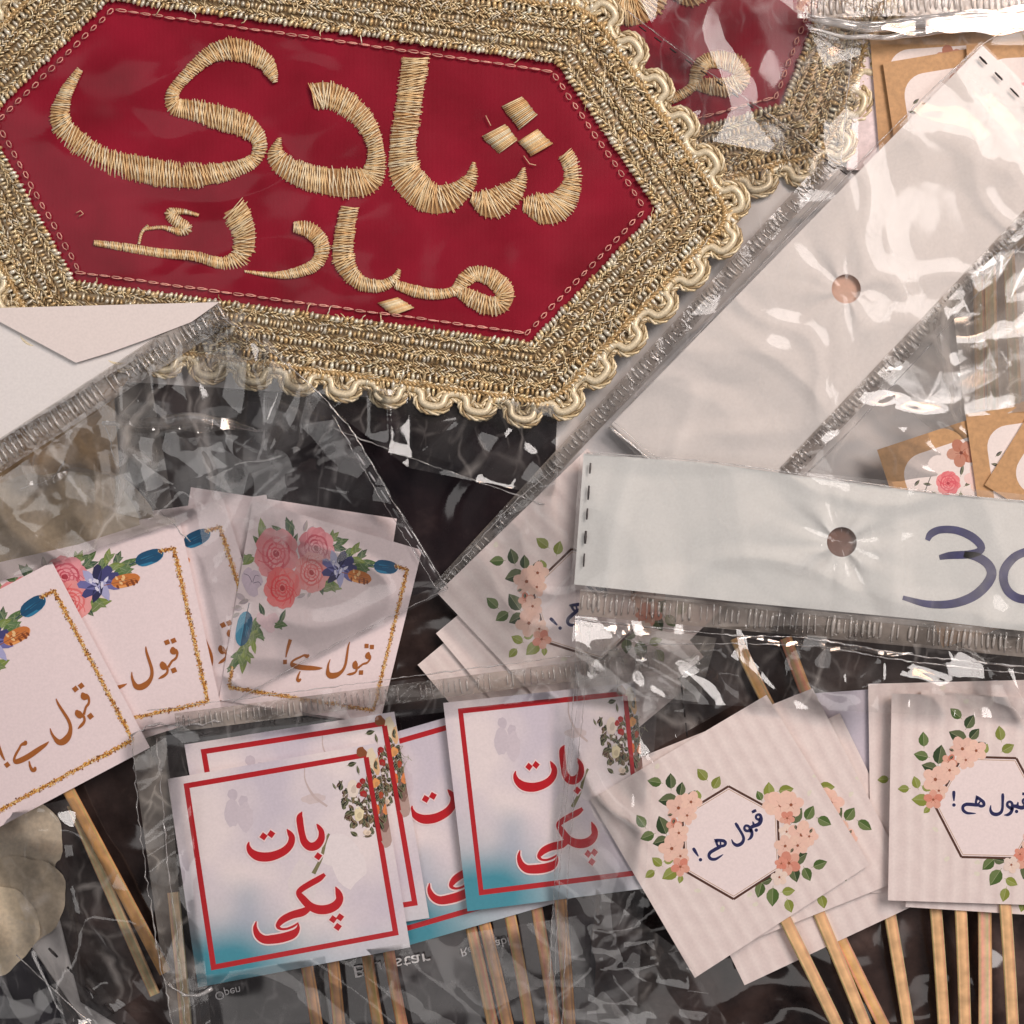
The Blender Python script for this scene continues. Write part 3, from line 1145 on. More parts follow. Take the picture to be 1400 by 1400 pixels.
def paint_hex(art):
    random.seed(21)
    dk, md, ol, pale = C(38, 56, 28), C(62, 84, 36), C(112, 120, 48), C(196, 190, 176)
    for x, y in ((470, 830), (740, 860), (1050, 340), (1080, 250), (600, 930), (260, 180), (770, 910)):
        u, v = TA(x, y)
        art.ell(u, v, 4.5, 3, random.uniform(0, 3), pale, 9, 0.2)
    Lf = [(245, 262, 170, 68, md), (330, 258, 92, 74, dk), (383, 300, 80, 66, dk), (315, 358, 185, 92, dk), (440, 338, 60, 62, dk), (175, 465, 125, 70, md),
          (287, 487, 112, 92, dk), (208, 545, 200, 70, md), (277, 573, 195, 78, dk), (492, 226, 130, 70, ol), (567, 270, 62, 66, ol), (470, 335, 100, 50, ol),
          (258, 676, 140, 60, ol), (221, 740, 215, 54, ol), (325, 742, 210, 84, ol), (322, 672, 10, 50, ol), (380, 770, 255, 40, ol),
          (840, 318, 92, 78, ol), (930, 320, 8, 72, ol), (790, 345, 115, 50, md), (985, 457, 55, 84, dk), (1053, 445, 62, 74, md), (1130, 495, -28, 72, md),
          (1000, 680, 30, 86, dk), (1108, 718, 18, 70, md), (1040, 768, -65, 70, md), (975, 765, -75, 78, dk), (832, 790, 20, 56, dk), (793, 840, 255, 72, md),
          (860, 878, 268, 88, md), (943, 851, 5, 62, ol), (947, 928, -72, 66, ol), (1050, 540, 30, 40, dk)]
    for x, y, a, ln, c in Lf:
        u, v = TA(x, y)
        art.leaf(u, v, a - QA_ROT, ln * TA.s * 1.12, ln * TA.s * 0.80, jit(c, 0.12))
    hx = [TA(*p) for p in ((630, 292), (885, 440), (897, 735), (657, 880), (405, 728), (390, 435))]
    art.poly(hx, C(207, 194, 193))
    ctr = np.mean(hx, 0)
    for sc, wd, col in ((1.0, 3.2, C(70, 42, 32)), (0.95, 1.1, C(170, 144, 124))):
        pp = [tuple(ctr + (np.array(p) - ctr) * sc) for p in hx]
        for i in range(6):
            a, b = pp[i], pp[(i + 1) % 6]
            art.stroke([(*a, wd), (*b, wd)], col)
    pk_, co, wh, eye = C(204, 168, 154), C(184, 112, 94), C(208, 192, 182), C(128, 72, 48)
    for x, y, r, c in ((370, 400, 70, pk_), (435, 370, 60, pk_), (415, 440, 52, pk_), (348, 495, 44, co), (372, 530, 56, pk_), (335, 610, 72, pk_), (380, 650, 50, pk_), (380, 705, 52, co),
                       (860, 385, 60, pk_), (900, 400, 86, pk_), (955, 400, 70, pk_), (935, 470, 42, co), (932, 540, 44, wh), (1010, 560, 78, pk_), (1050, 570, 50, pk_),
                       (925, 615, 60, pk_), (990, 615, 58, pk_), (945, 705, 66, co), (905, 705, 36, co), (895, 776, 46, wh)):
        u, v = TA(x, y)
        art.blossom(u, v, r * TA.s, jit(c, 0.06), eye)
    for x, y in ((325, 435), (980, 520), (1060, 540), (960, 640), (345, 470)):
        u, v = TA(x, y)
        art.leaf(u, v, random.uniform(0, 360), 7, 4, C(44, 30, 26))
    ink, halo = C(26, 28, 70), C(222, 212, 216)
    TB = to_local(QA, 930, 1095, 10.0)
    strokes = [[(986, 192, 34), (1015, 178, 46), (1046, 164, 36)],
               [(1098, 292, 34), (1060, 290, 34), (1040, 262, 34), (1056, 230, 36), (1092, 228, 40), (1112, 262, 42), (1112, 310, 50), (1088, 352, 56), (1050, 372, 54), (1000, 386, 52), (958, 410, 46)],
               [(996, 318, 16), (1008, 350, 32), (1020, 378, 40)],
               [(985, 440, 40), (940, 448, 40), (900, 440, 40), (882, 406, 36), (900, 374, 34), (936, 380, 38), (966, 414, 42), (986, 456, 40), (986, 506, 46), (966, 546, 40), (928, 574, 12)],
               [(758, 330, 26), (778, 362, 44), (824, 440, 38), (862, 510, 40), (872, 566, 44), (842, 618, 50), (784, 640, 50), (734, 612, 36), (706, 556, 12)],
               [(466, 552, 12), (500, 562, 40), (548, 566, 44), (600, 576, 46), (626, 606, 40), (604, 638, 40), (556, 646, 42), (520, 640, 34), (500, 600, 34), (490, 566, 30)],
               [(552, 566, 24), (556, 610, 24), (552, 645, 30)],
               [(580, 640, 34), (530, 664, 48), (470, 694, 50), (414, 730, 48), (396, 776, 44), (424, 816, 44), (484, 822, 40), (546, 790, 28), (592, 760, 10)],
               [(178, 660, 30), (190, 680, 46), (216, 722, 40), (252, 778, 18)]]
    for g, col in ((2.4, halo), (0.0, ink)):
        for st in strokes:
            art.stroke(loc_stroke(TB, st), col, 0.8, g)
        for x, y in ((1046, 440), (280, 824)):
            u, v = TB(x, y)
            art.ell(u, v, 2.5 + g / 2, 2.5 + g / 2, 0.5, col, 12)


def paint_rose(art):
    random.seed(33)
    g1, g2, g3 = C(70, 96, 52), C(112, 128, 62), C(52, 74, 56)
    TPR = -16

    def lf(x, y, a, ln, c, w=0.42):
        u, v = TP(x, y)
        art.leaf(u, v, a - TPR, ln * 0.30, ln * 0.30 * w, jit(c, 0.15))
        if ln > 75:
            for q in (-38, 34):
                art.leaf(u + random.uniform(-5, 5), v + random.uniform(-5, 5), a - TPR + q, ln * 0.19, ln * 0.085, jit(mixc(c, C(96, 116, 88), 0.4), 0.2))
    for x, y, a, ln, c in ((300, 285, 95, 120, g2), (400, 295, 140, 100, g1), (462, 270, 105, 110, g3), (355, 320, 120, 80, g2), (270, 350, 130, 70, g1), (200, 460, 165, 90, g1),
                           (215, 470, 200, 80, g2), (500, 340, 60, 60, g3), (730, 330, 40, 80, g2), (780, 360, 20, 80, g1), (760, 400, -10, 90, g3), (830, 430, 20, 90, g1),
                           (860, 400, 50, 80, g2), (900, 440, 40, 80, g3), (930, 500, 5, 110, g1), (880, 480, -20, 80, g2), (900, 530, -15, 100, g1), (800, 480, 30, 80, g3),
                           (720, 640, -20, 130, g2), (700, 600, -40, 90, g1), (660, 660, -75, 70, g3), (260, 880, 250, 110, g1), (290, 920, 300, 90, g1), (240, 950, 230, 110, g2),
                           (190, 1010, 240, 120, g2), (160, 1060, 225, 120, g1), (190, 1090, 260, 110, g2), (125, 1100, 220, 90, g1), (215, 1050, 290, 90, g2), (255, 1000, 280, 70, g2),
                           (300, 770, 110, 70, g3), (420, 870, -20, 80, g1), (430, 820, 60, 70, g3), (400, 880, 190, 60, g1)):
        lf(x, y, a, ln, c)
    for x, y, a, ln in ((165, 680, 150, 70), (190, 715, 190, 60), (145, 750, 170, 70), (140, 795, 200, 50), (560, 260, 70, 60), (590, 280, 40, 50), (540, 700, 200, 50), (590, 690, 60, 40)):
        lf(x, y, a, ln, C(166, 152, 158))
    li, dkk = C(222, 156, 158), C(186, 70, 84)
    for x, y in ((225, 590), (255, 610), (235, 640), (210, 560), (270, 580)):
        u, v = TP(x, y)
        art.ell(u, v, 13, 9, random.uniform(0, 3), jit(C(182, 166, 178), 0.08), 9, 0.15)
    for st in ([(240, 600, 4), (220, 560, 4), (190, 545, 3)], [(245, 600, 4), (260, 560, 4), (285, 565, 3)], [(248, 605, 4), (280, 600, 4), (295, 620, 3)]):
        art.stroke(loc_stroke(TP, st), C(96, 84, 100))
    for x, y, r, l_, d_ in ((385, 430, 118, li, dkk), (625, 400, 98, C(216, 150, 156), C(170, 66, 82)), (600, 555, 96, C(226, 168, 166), C(190, 76, 78)), (425, 645, 98, C(228, 140, 138), C(204, 62, 66))):
        u, v = TP(x, y)
        art.rose(u, v, r * 0.315, l_, d_)
    for x, y in ((330, 850), (300, 830), (350, 880), (370, 830)):
        u, v = TP(x, y)
        art.ell(u, v, 10, 8, random.uniform(0, 3), jit(C(218, 190, 194), 0.05), 9, 0.15)
    for k in range(9):          # dark blue flower
        a = k * 0.7
        u, v = TP(765 + 58 * math.cos(a), 530 + 55 * math.sin(a))
        art.ell(u, v, 15, 7, a, (C(58, 58, 104), C(96, 96, 146), C(150, 150, 184), C(36, 36, 70))[k % 4], 8, 0.2)
    for k in range(6):
        u, v = TP(760 + random.uniform(-50, 50), 535 + random.uniform(-50, 60))
        art.ell(u, v, 5, 2.4, random.uniform(0, 3), C(206, 204, 222), 6, 0.3)

    def feather(x, y, ang, ln, wd, c1, c2, spots=None):
        u, v = TP(x, y)
        a = math.radians(ang - TPR)
        dx, dy = math.cos(a), -math.sin(a)
        prof = [(-0.5, 0.06), (-0.44, 0.27), (-0.34, 0.42), (-0.2, 0.49), (0.0, 0.5), (0.2, 0.47), (0.35, 0.38), (0.44, 0.25), (0.49, 0.1), (0.5, 0.0)]
        ptsu = [(u + dx * ln * t - dy * wd * w, v + dy * ln * t + dx * wd * w) for t, w in prof]
        ptsd = [(u + dx * ln * t + dy * wd * w, v + dy * ln * t - dx * wd * w) for t, w in prof[::-1]]
        art.poly(ptsu + ptsd[1:], c1)
        art.poly(ptsu, c2)
        for k in range(5):
            t0, o = random.uniform(-0.35, 0.1), random.uniform(-0.3, 0.3)
            art.stroke([(u + dx * ln * t0 - dy * wd * o, v + dy * ln * t0 + dx * wd * o, 1.2), (u + dx * ln * (t0 + 0.3) - dy * wd * o, v + dy * ln * (t0 + 0.3) + dx * wd * o, 0.6)],
                       mixc(c1, c2, random.uniform(-0.2, 1.3)) if not spots else spots)
        if spots:
            for k in range(9):
                t0, o = random.uniform(-0.4, 0.4), random.uniform(-0.35, 0.35)
                art.ell(u + dx * ln * t0 - dy * wd * o, v + dy * ln * t0 + dx * wd * o, 3.4, 1.8, a + 1.2, random.choice((spots, C(226, 186, 132))), 7, 0.2)
        art.stroke([(u - dx * ln * 0.75, v - dy * ln * 0.75, 1.2), (u + dx * ln * 0.35, v + dy * ln * 0.35, 0.7)], mixc(c1, (0.02, 0.03, 0.05), 0.5))
    feather(1045, 522, -8, 40, 21, C(14, 66, 98), C(36, 108, 142))
    feather(192, 880, 252, 50, 26, C(18, 72, 100), C(60, 130, 158))
    feather(890, 588, -16, 40, 19, C(176, 104, 50), C(206, 142, 82), C(112, 56, 26))
    art.glitter(248, 36, 270, 36, 5)
    art.glitter(269, 36, 269, 266, 5)
    art.glitter(14, 265, 269, 265, 5)
    art.glitter(14, 236, 14, 265, 5)
    ink = C(142, 82, 34)
    TG = to_local(QP1, 0, 930, 10.0)
    for st in ([(1122, 168, 22), (1140, 206, 84), (1160, 244, 84), (1168, 270, 40)],
               [(1170, 200, 50), (1206, 232, 40), (1218, 284, 30), (1206, 328, 36), (1176, 366, 32), (1160, 420, 32), (1146, 470, 38)],
               [(1042, 408, 24), (1062, 446, 86), (1096, 486, 86), (1120, 508, 40)],
               [(1110, 480, 60), (1146, 500, 36), (1156, 546, 34), (1136, 590, 42), (1100, 630, 38), (1066, 664, 10)],
               [(766, 252, 14), (800, 330, 32), (870, 440, 40), (936, 548, 44), (964, 640, 48), (954, 724, 64), (916, 794, 88), (858, 842, 90), (798, 842, 74), (742, 784, 42), (706, 724, 30), (684, 656, 10)],
               [(352, 826, 30), (344, 862, 58), (312, 872, 44), (284, 892, 30), (262, 936, 32), (224, 1000, 34), (196, 1070, 34), (216, 1112, 66), (290, 1092, 76), (400, 1034, 76), (520, 952, 68), (620, 882, 44), (668, 838, 8)],
               [(398, 1106, 18), (414, 1178, 34), (444, 1230, 48), (474, 1222, 54), (482, 1184, 24)],
               [(-46, 846, 60), (-10, 940, 52), (30, 1030, 36), (66, 1096, 16)]):
        art.stroke(loc_stroke(TG, st), ink, 0.8)
    for x, y, h in ((1030, 120, 48), (1110, 76, 48), (1236, 492, 50), (98, 1156, 46)):
        u, v = TG(x, y)
        art.ell(u, v, h * 0.1, h * 0.1, 0.6, ink, 4)


def paint_red(art):
    random.seed(5)
    # pale couple in the upper left, pale dress at the right
    for x, y, rx, ry, c in ((890, 522, 6.5, 8, C(176, 166, 174)), (930, 548, 6.5, 8, C(178, 168, 176)), (888, 590, 10, 20, C(182, 172, 179)), (938, 610, 11, 20, C(184, 174, 181)),
                            (1200, 540, 16, 7, C(186, 172, 172)), (1290, 740, 26, 24, C(205, 196, 197)), (1330, 800, 22, 30, C(206, 197, 198)), (1150, 900, 18, 40, C(198, 189, 190))):
        u, v = TR_(x, y)
        art.ell(u, v, rx, ry, 0.1, c, 16, 0.12)
    art.stroke(loc_stroke(TR_, [(1165, 420, 4), (1168, 470, 5), (1200, 530, 10), (1250, 570, 8)]), C(176, 160, 158))
    art.stroke(loc_stroke(TR_, [(1256, 676, 8), (1240, 710, 12), (1225, 770, 12), (1195, 830, 16)]), C(110, 106, 74))
    red = C(160, 22, 30)
    for a, b in (((24, 13.5), (269, 13.5)), ((269, 13.5), (269, 262)), ((269, 262), (24, 262)), ((24, 262), (24, 13.5))):
        art.stroke([(*a, 7.2), (*b, 7.2)], red)
    for cx, cy in ((24, 13.5), (269, 13.5), (269, 262), (24, 262)):
        art.poly([(cx - 3.6, cy - 3.6), (cx + 3.6, cy - 3.6), (cx + 3.6, cy + 3.6), (cx - 3.6, cy + 3.6)], red)
    # bouquet over the right border
    T7 = to_local(QR1, 440, 980, 7.0)
    dk = [C(26, 24, 18), C(40, 44, 26), C(18, 16, 16), C(58, 58, 36), C(60, 22, 20), C(92, 66, 48)]
    for x, y, rx, ry, c in ((600, 1130, 9, 22, C(160, 136, 128)), (590, 1000, 8, 16, C(120, 92, 84)), (470, 420, 7, 16, C(200, 186, 162)), (530, 470, 5, 12, C(196, 160, 120)),
                            (380, 340, 7, 7, C(120, 70, 40))):
        u, v = T7(x, y)
        art.ell(u, v, rx, ry, 0.15, c, 14, 0.2)
    for x, y, n in ((150, 650, 3), (190, 730, 5), (220, 810, 6), (240, 900, 7), (265, 990, 7), (290, 1070, 6), (210, 640, 2), (400, 640, 6), (385, 730, 8), (330, 820, 8), (400, 850, 9),
                    (430, 940, 9), (400, 1030, 9), (440, 1140, 6), (520, 750, 8), (560, 830, 9), (580, 940, 8), (550, 1050, 7), (600, 700, 6), (600, 820, 6), (470, 800, 6), (490, 990, 7),
                    (560, 620, 5), (450, 560, 4), (300, 520, 2), (480, 480, 3)):
        for _ in range(n):
            u, v = T7(x + random.gauss(0, 28), y + random.gauss(0, 34))
            art.leaf(u, v, random.uniform(40, 140) if random.random() < 0.6 else random.uniform(0, 360), random.uniform(5, 13), random.uniform(3, 7), random.choice(dk))
    for x, y, rx, ry, c in ((292, 690, 7, 13, C(208, 196, 184)), (345, 950, 7, 10, C(206, 194, 160)), (420, 1120, 5, 5, C(206, 188, 170)), (515, 905, 4, 8, C(206, 96, 50)),
                            (510, 640, 5, 7, C(200, 140, 84)), (385, 620, 4, 4, C(140, 26, 30)), (392, 745, 5, 5, C(150, 30, 32)), (350, 665, 3.5, 4, C(150, 34, 36)), (600, 900, 4, 8, C(196, 120, 70)),
                            (450, 560, 3, 3, C(206, 180, 170)), (320, 800, 2.5, 2, C(220, 214, 206)), (400, 850, 2.5, 2, C(222, 216, 208)), (430, 1090, 2.5, 2, C(224, 214, 208)),
                            (560, 760, 3, 5, C(150, 60, 34)), (330, 880, 2, 2, C(220, 214, 200))):
        u, v = T7(x, y)
        art.ell(u, v, rx, ry, 0.2, c, 12, 0.18)
        art.ell(u + 0.8, v + 1.5, rx * 0.5, ry * 0.5, 0.2, mixc(c, (0.25, 0.16, 0.10), 0.3), 9, 0.2)
    art.stroke([(269, 17, 6.5), (269, 134, 5.5)], mixc(red, (0.25, 0.01, 0.01), 0.25))
    TK = to_local(QR1, 320, 1090, 6.365)
    strokes = [[(126, 392, 8), (120, 432, 34), (144, 482, 58), (206, 520, 78), (290, 526, 80), (370, 506, 74), (440, 468, 68), (484, 416, 62), (496, 360, 54), (478, 320, 42), (454, 284, 8)],
               [(586, 132, 8), (566, 180, 54), (572, 260, 58), (586, 336, 56), (604, 396, 64), (648, 438, 72), (706, 430, 74), (748, 376, 62), (752, 312, 48), (730, 268, 34), (712, 240, 8)],
               [(778, 684, 30), (730, 722, 52), (648, 768, 54), (578, 812, 52), (552, 848, 48), (588, 900, 62), (648, 962, 68), (720, 994, 78), (800, 992, 80), (868, 960, 76), (902, 906, 64), (892, 850, 52), (868, 796, 8)],
               [(636, 985, 50), (580, 1016, 70), (490, 1040, 66), (412, 1080, 60), (372, 1130, 40), (396, 1158, 22), (450, 1158, 20), (510, 1134, 20), (548, 1106, 12)],
               [(548, 1116, 10), (540, 1164, 40), (500, 1206, 72), (420, 1234, 80), (330, 1248, 78), (254, 1248, 70), (200, 1210, 58), (176, 1146, 36), (186, 1088, 8)]]
    dots = [(252, 346), (318, 326), (722, 526), (845, 1082), (905, 1066), (884, 1150)]
    for g, col in ((4.2, C(226, 206, 206)), (0.0, C(164, 14, 26))):
        for st in strokes:
            art.stroke(loc_stroke(TK, st), col, 1.0, g)
        for x, y in dots:
            u, v = TK(x, y)
            h = 5.7 + g * 0.6
            art.poly([(u - h, v), (u, v - h), (u + h, v), (u, v + h)], col)


def paint_kraft(art):
    random.seed(8)
    pts = []
    a0, a1, r = 23, 262, 30
    for cx, cy, s in ((a1 - r, a0 + r, -90), (a1 - r, a1 - r, 0), (a0 + r, a1 - r, 90), (a0 + r, a0 + r, 180)):
        for k in range(8):
            a = math.radians(s + k * 90 / 7)
            pts.append((cx + r * math.cos(a), cy + r * math.sin(a)))
    art.poly(pts, C(206, 196, 192))
    for x, y in ((42, 78), (50, 66), (34, 86), (56, 82), (38, 60), (46, 92), (30, 74)):
        art.leaf(x, y, random.uniform(20, 160), 11, 4.5, C(38, 38, 40))
    art.stroke([(26, 98, 1), (40, 80, 1.2), (58, 58, 1)], C(60, 60, 54))
    art.rose(78, 74, 17, C(222, 140, 140), C(186, 66, 80))
    art.leaf(102, 62, 60, 16, 5, C(56, 62, 52))
    art.leaf(106, 82, 20, 16, 5, C(62, 60, 48))
    art.blossom(108, 40, 20, C(148, 80, 54), C(98, 44, 26))
    art.blossom(126, 48, 14, C(160, 96, 70), C(98, 44, 26))
    art.blossom(120, 80, 20, C(214, 186, 180), C(180, 120, 100))
    for x, y, a in ((132, 60, 40), (134, 92, -30), (88, 98, 250), (64, 98, 200), (142, 40, 70)):
        art.leaf(x, y, a, 15, 6, C(86, 92, 62))


def face_plain(u, v):
    n = 0.01 * math.sin(u * 7 + v * 3)
    c = C(206, 191, 192)
    return tuple(x * (1 + n) for x in c)


def face_lilac(u, v):
    return C(172, 165, 175)


def face_stripe(u, v):
    s = 0.5 + 0.5 * math.sin(u * 2 * math.pi * 13 + 0.6 * math.sin(v * 6))
    s2 = 0.5 + 0.5 * math.sin(v * 47 + 3 * math.sin(u * 20))
    return mixc(C(192, 178, 175), C(219, 207, 203), s * 0.75 + s2 * 0.25)


def face_teal(u, v):
    d = math.hypot((u - 0.05) / 0.72, (v - 1.0) / 0.52)
    t = max(0.0, 1 - d + 0.18 * mnoise.noise((u * 5, v * 5, 3)))
    t = t * t * (3 - 2 * t)
    d2 = max(0, (v - 0.84) / 0.16) * max(0, 1 - u * 0.5)
    w = 0.5 + 0.9 * mnoise.noise((u * 3.2, v * 3.2, 9)) + 0.3 * mnoise.noise((u * 9, v * 9, 2))
    base = mixc(C(207, 196, 196), C(182, 174, 184), min(1, max(0, w)))
    c = mixc(base, C(138, 166, 174), min(1, d2 * 0.6))
    return mixc(c, C(58, 126, 142), min(1, t * 1.25))


def face_kraft(u, v):
    return jit(C(170, 132, 92), 0.05)


STICK_COLS = [C(208, 166, 122), C(196, 150, 106), C(214, 178, 136), C(186, 140, 96)]


def stick_mesh(p0, p1, z0, z1, w=17, t=9, dark=1.0):
    """slim wooden stick with rounded edges, grain as long streaks"""
    mb = MB()
    p0, p1 = np.array(p0, float), np.array(p1, float)
    L = np.linalg.norm(p1 - p0)
    d = (p1 - p0) / L
    nn = np.array((-d[1], d[0]))
    sec = []
    for k in range(22):
        a = 2 * math.pi * k / 22
        cx, sx = math.cos(a), math.sin(a)
        sec.append((math.copysign(abs(cx) ** 0.5, cx) * w / 2, math.copysign(abs(sx) ** 0.5, sx) * t / 2))
    base = random.choice(STICK_COLS)
    cs = [tuple(x * dark * random.choice((1, 1, 1, 0.72)) for x in jit(base, 0.18)) for _ in sec]
    n = max(6, int(L / 12))
    rows, cols = [], []
    bow = random.uniform(-1.2, 1.2)
    for i in range(n + 1):
        s = i / n
        c = p0 + d * L * s + nn * bow * math.sin(s * 3)
        zc = z0 + (z1 - z0) * s
        rows.append([P(c[0] + nn[0] * a, c[1] + nn[1] * a, zc + b) for a, b in sec + [sec[0]]])
        kn = 0.8 if random.random() < 0.06 else 1.0
        cols.append([tuple(y * kn for y in jit(x, 0.09)) for x in cs + [cs[0]]])
    mb.grid([r[::-1] for r in rows], [r[::-1] for r in cols])
    mb.poly(rows[0][:-1], base)
    mb.poly(rows[-1][:-1][::-1], base)
    return mb


def topper(label, quad, z, face, paint, stick=None, mats=(M_PAPER, M_PAPER), group="square cards on wooden sticks", bend=2.0, thick=3.0, res=40, side=C(214, 204, 200)):
    if face in (face_stripe, face_kraft):
        bend = 0.0
    c = bil(quad, 0.5, 0.5)
    th = thing("card_topper", label, "card topper", (c[0], c[1], z - 8), group)
    mb = MB()
    art = Art(mb, quad, z, bend)
    rows = [[art.w(285 * j / res, 285 * i / res, 0) for j in range(res + 1)] for i in range(res + 1)]
    cols = [[face(j / res, i / res) for j in range(res + 1)] for i in range(res + 1)]
    mb.grid(rows, cols, 0)
    rim = [(285 * j / res, 0) for j in range(res)] + [(285, 285 * i / res) for i in range(res)] + \
          [(285 - 285 * j / res, 285) for j in range(res)] + [(0, 285 - 285 * i / res) for i in range(res)]
    up = [art.w(u, v, 0) for u, v in rim]
    dn = [art.w(u, v, -thick) for u, v in rim]
    n = len(rim)
    mb.add(up + dn, [(i, n + i, n + (i + 1) % n, (i + 1) % n) for i in range(n)], side, 0)
    mb.add(dn, [tuple(range(n))], side, 0)
    if paint:
        paint(art)
    part(th, "card", mb, list(mats), False)
    if stick:
        p0, p1 = stick
        part(th, "stick", stick_mesh(p0, p1, z - thick - 5, z - thick - 7), M_WOOD)
    return th


def square(tl, ang, s=285):
    a = math.radians(ang)
    u = (math.cos(a) * s, math.sin(a) * s)
    v = (-math.sin(a) * s, math.cos(a) * s)
    return [tl, (tl[0] + u[0], tl[1] + u[1]), (tl[0] + u[0] + v[0], tl[1] + u[1] + v[1]), (tl[0] + v[0], tl[1] + v[1])]


GR = "feather and rose cards on sticks"
topper("rose card barely showing at the very back of the left fan", square((82, 716), -8), 17, face_plain, paint_rose, group=GR)
topper("rose card showing only leaves along its top edge in the left fan", square((27, 741), -10.5), 24, face_plain, paint_rose, group=GR)
topper("rose card mostly hidden behind the upright rose card, pale back corner showing", square((261, 666), 8.7), 19, face_plain, None, group=GR)
topper("rose card between two others, only blue feather and gold corner showing", [(38, 766), (305, 682), (389, 949), (122, 1033)], 31, face_plain, paint_rose, group=GR)
topper("rose card with pink roses and whole gold border under wrinkled film", QP5, 36, face_plain, paint_rose, group=GR, bend=4)
topper("middle feather card of the left fan with pink rose edge", [(-33, 776), (246, 713), (304, 974), (25, 1036)], 40, face_plain, paint_rose, group=GR)
topper("frontmost feather card at the left edge above a pair of sticks", [(-181, 901), (71, 768), (205, 1022), (-47, 1155)], 50, face_plain, paint_rose,
       ((88, 1070), (226, 1330)), group=GR)

GB = "red lettered cards with teal corners on sticks"
GM = (M_GLOSSP, M_GLOSSP)
topper("red-bordered card tucked under its neighbours, half its red letters showing", [(443, 1029), (717, 950), (796, 1224), (522, 1303)], 40, face_teal, paint_red, ((657, 1240), (700, 1430)), GM, GB)
topper("red-bordered card showing a strip above the front red card", [(252, 1018), (539, 973), (587, 1255), (300, 1300)], 50, face_teal, paint_red, ((449, 1260), (466, 1430)), GM, GB)
topper("front red-bordered card with bold red letters and teal lower left corner", QR1, 60, face_teal, paint_red, ((414, 1290), (437, 1430)), GM, GB)
topper("right red-bordered card partly under film beside the hexagon cards", [(606, 961), (868, 933), (895, 1213), (639, 1246)], 58, face_teal, paint_red, ((765, 1215), (780, 1430)), GM, GB, thick=5)

GH = "hexagon flower cards on sticks"
topper("hexagon card tucked lowest beside the marked white header, blank corner showing", square((571, 909), -40, 260), 24, face_stripe, None, group=GH)
topper("hexagon card just behind the dim tilted one, blank corner showing", square((596, 866), -40, 260), 30, face_stripe, None, group=GH)
topper("dim hexagon card tilted under film left of the marked white header", [(598, 811), (803, 613), (1001, 820), (793, 1018)], 37, face_stripe, paint_hex, group=GH)
topper("blank lilac card back between the two groups of hexagon cards", [(1085, 950), (1364, 930), (1378, 1205), (1100, 1220)], 40, face_lilac, None, ((1206, 1190), (1246, 1430)), group=GH)
topper("hexagon card lowest of the left tilted trio, bare pink lower corner showing", [(895, 1095), (1148, 975), (1271, 1228), (1018, 1347)], 47, face_stripe, None, ((1140, 1265), (1222, 1430)), group=GH)
topper("middle hexagon card of the tilted trio with green leaves at its right edge", [(851, 1045), (1111, 941), (1243, 1199), (983, 1303)], 56, face_stripe, paint_hex, ((1116, 1240), (1194, 1430)), group=GH)
topper("front hexagon card of the tilted trio, whole flower wreath in view", QA, 66, face_stripe, paint_hex, ((1070, 1250), (1158, 1430)), group=GH)
topper("upright hexagon card at the back of the right stack, left edge showing", [(1187, 935), (1467, 928), (1470, 1212), (1191, 1221)], 50, face_stripe, paint_hex, ((1276, 1200), (1292, 1430)), group=GH)
topper("upright hexagon card second in the right stack, tilted top edge showing", [(1260, 943), (1541, 968), (1520, 1258), (1238, 1240)], 60, face_stripe, paint_hex, ((1312, 1210), (1320, 1430)), group=GH)
topper("front upright hexagon card cut off by the right edge", [(1219, 948), (1500, 957), (1495, 1240), (1214, 1231)], 70, face_stripe, paint_hex, ((1372, 1205), (1386, 1430)), group=GH)

GK = "brown kraft cards on sticks"
KM = (M_KRAFT, M_PAPER)
topper("blank white card back leaning left of the upper kraft cards", [(1181, 46), (1330, 52), (1330, 240), (1157, 232)], 10, face_plain, None, mats=KM, group=GK)
topper("kraft card at the back of the upper right bag, top strip showing", [(1189, 48), (1468, 30), (1488, 308), (1212, 326)], 17, face_kraft, paint_kraft, ((1352, 300), (1358, 575)), KM, GK)
topper("kraft card in the upper right bag with dark sprig beside the white header", [(1207, 86), (1484, 40), (1524, 318), (1248, 364)], 24, face_kraft, paint_kraft, ((1378, 330), (1390, 575)), KM, GK)
topper("kraft card with pink rose peeking at the top right corner", [(1321, 60), (1602, 44), (1618, 324), (1337, 340)], 31, face_kraft, paint_kraft, None, KM, GK)
topper("kraft card with brown flower and pink rose, leftmost above the marked header", square((1199, 615), -18.3), 52, face_kraft, paint_kraft, None, KM, GK)
topper("kraft card in the middle of the right edge group with a dark sprig", square((1320, 566), -8), 56, face_kraft, paint_kraft, None, KM, GK)
topper("kraft card tilted steeply at the right edge above the marked header", square((1346, 663), -58), 60, face_kraft, paint_kraft, None, KM, GK)

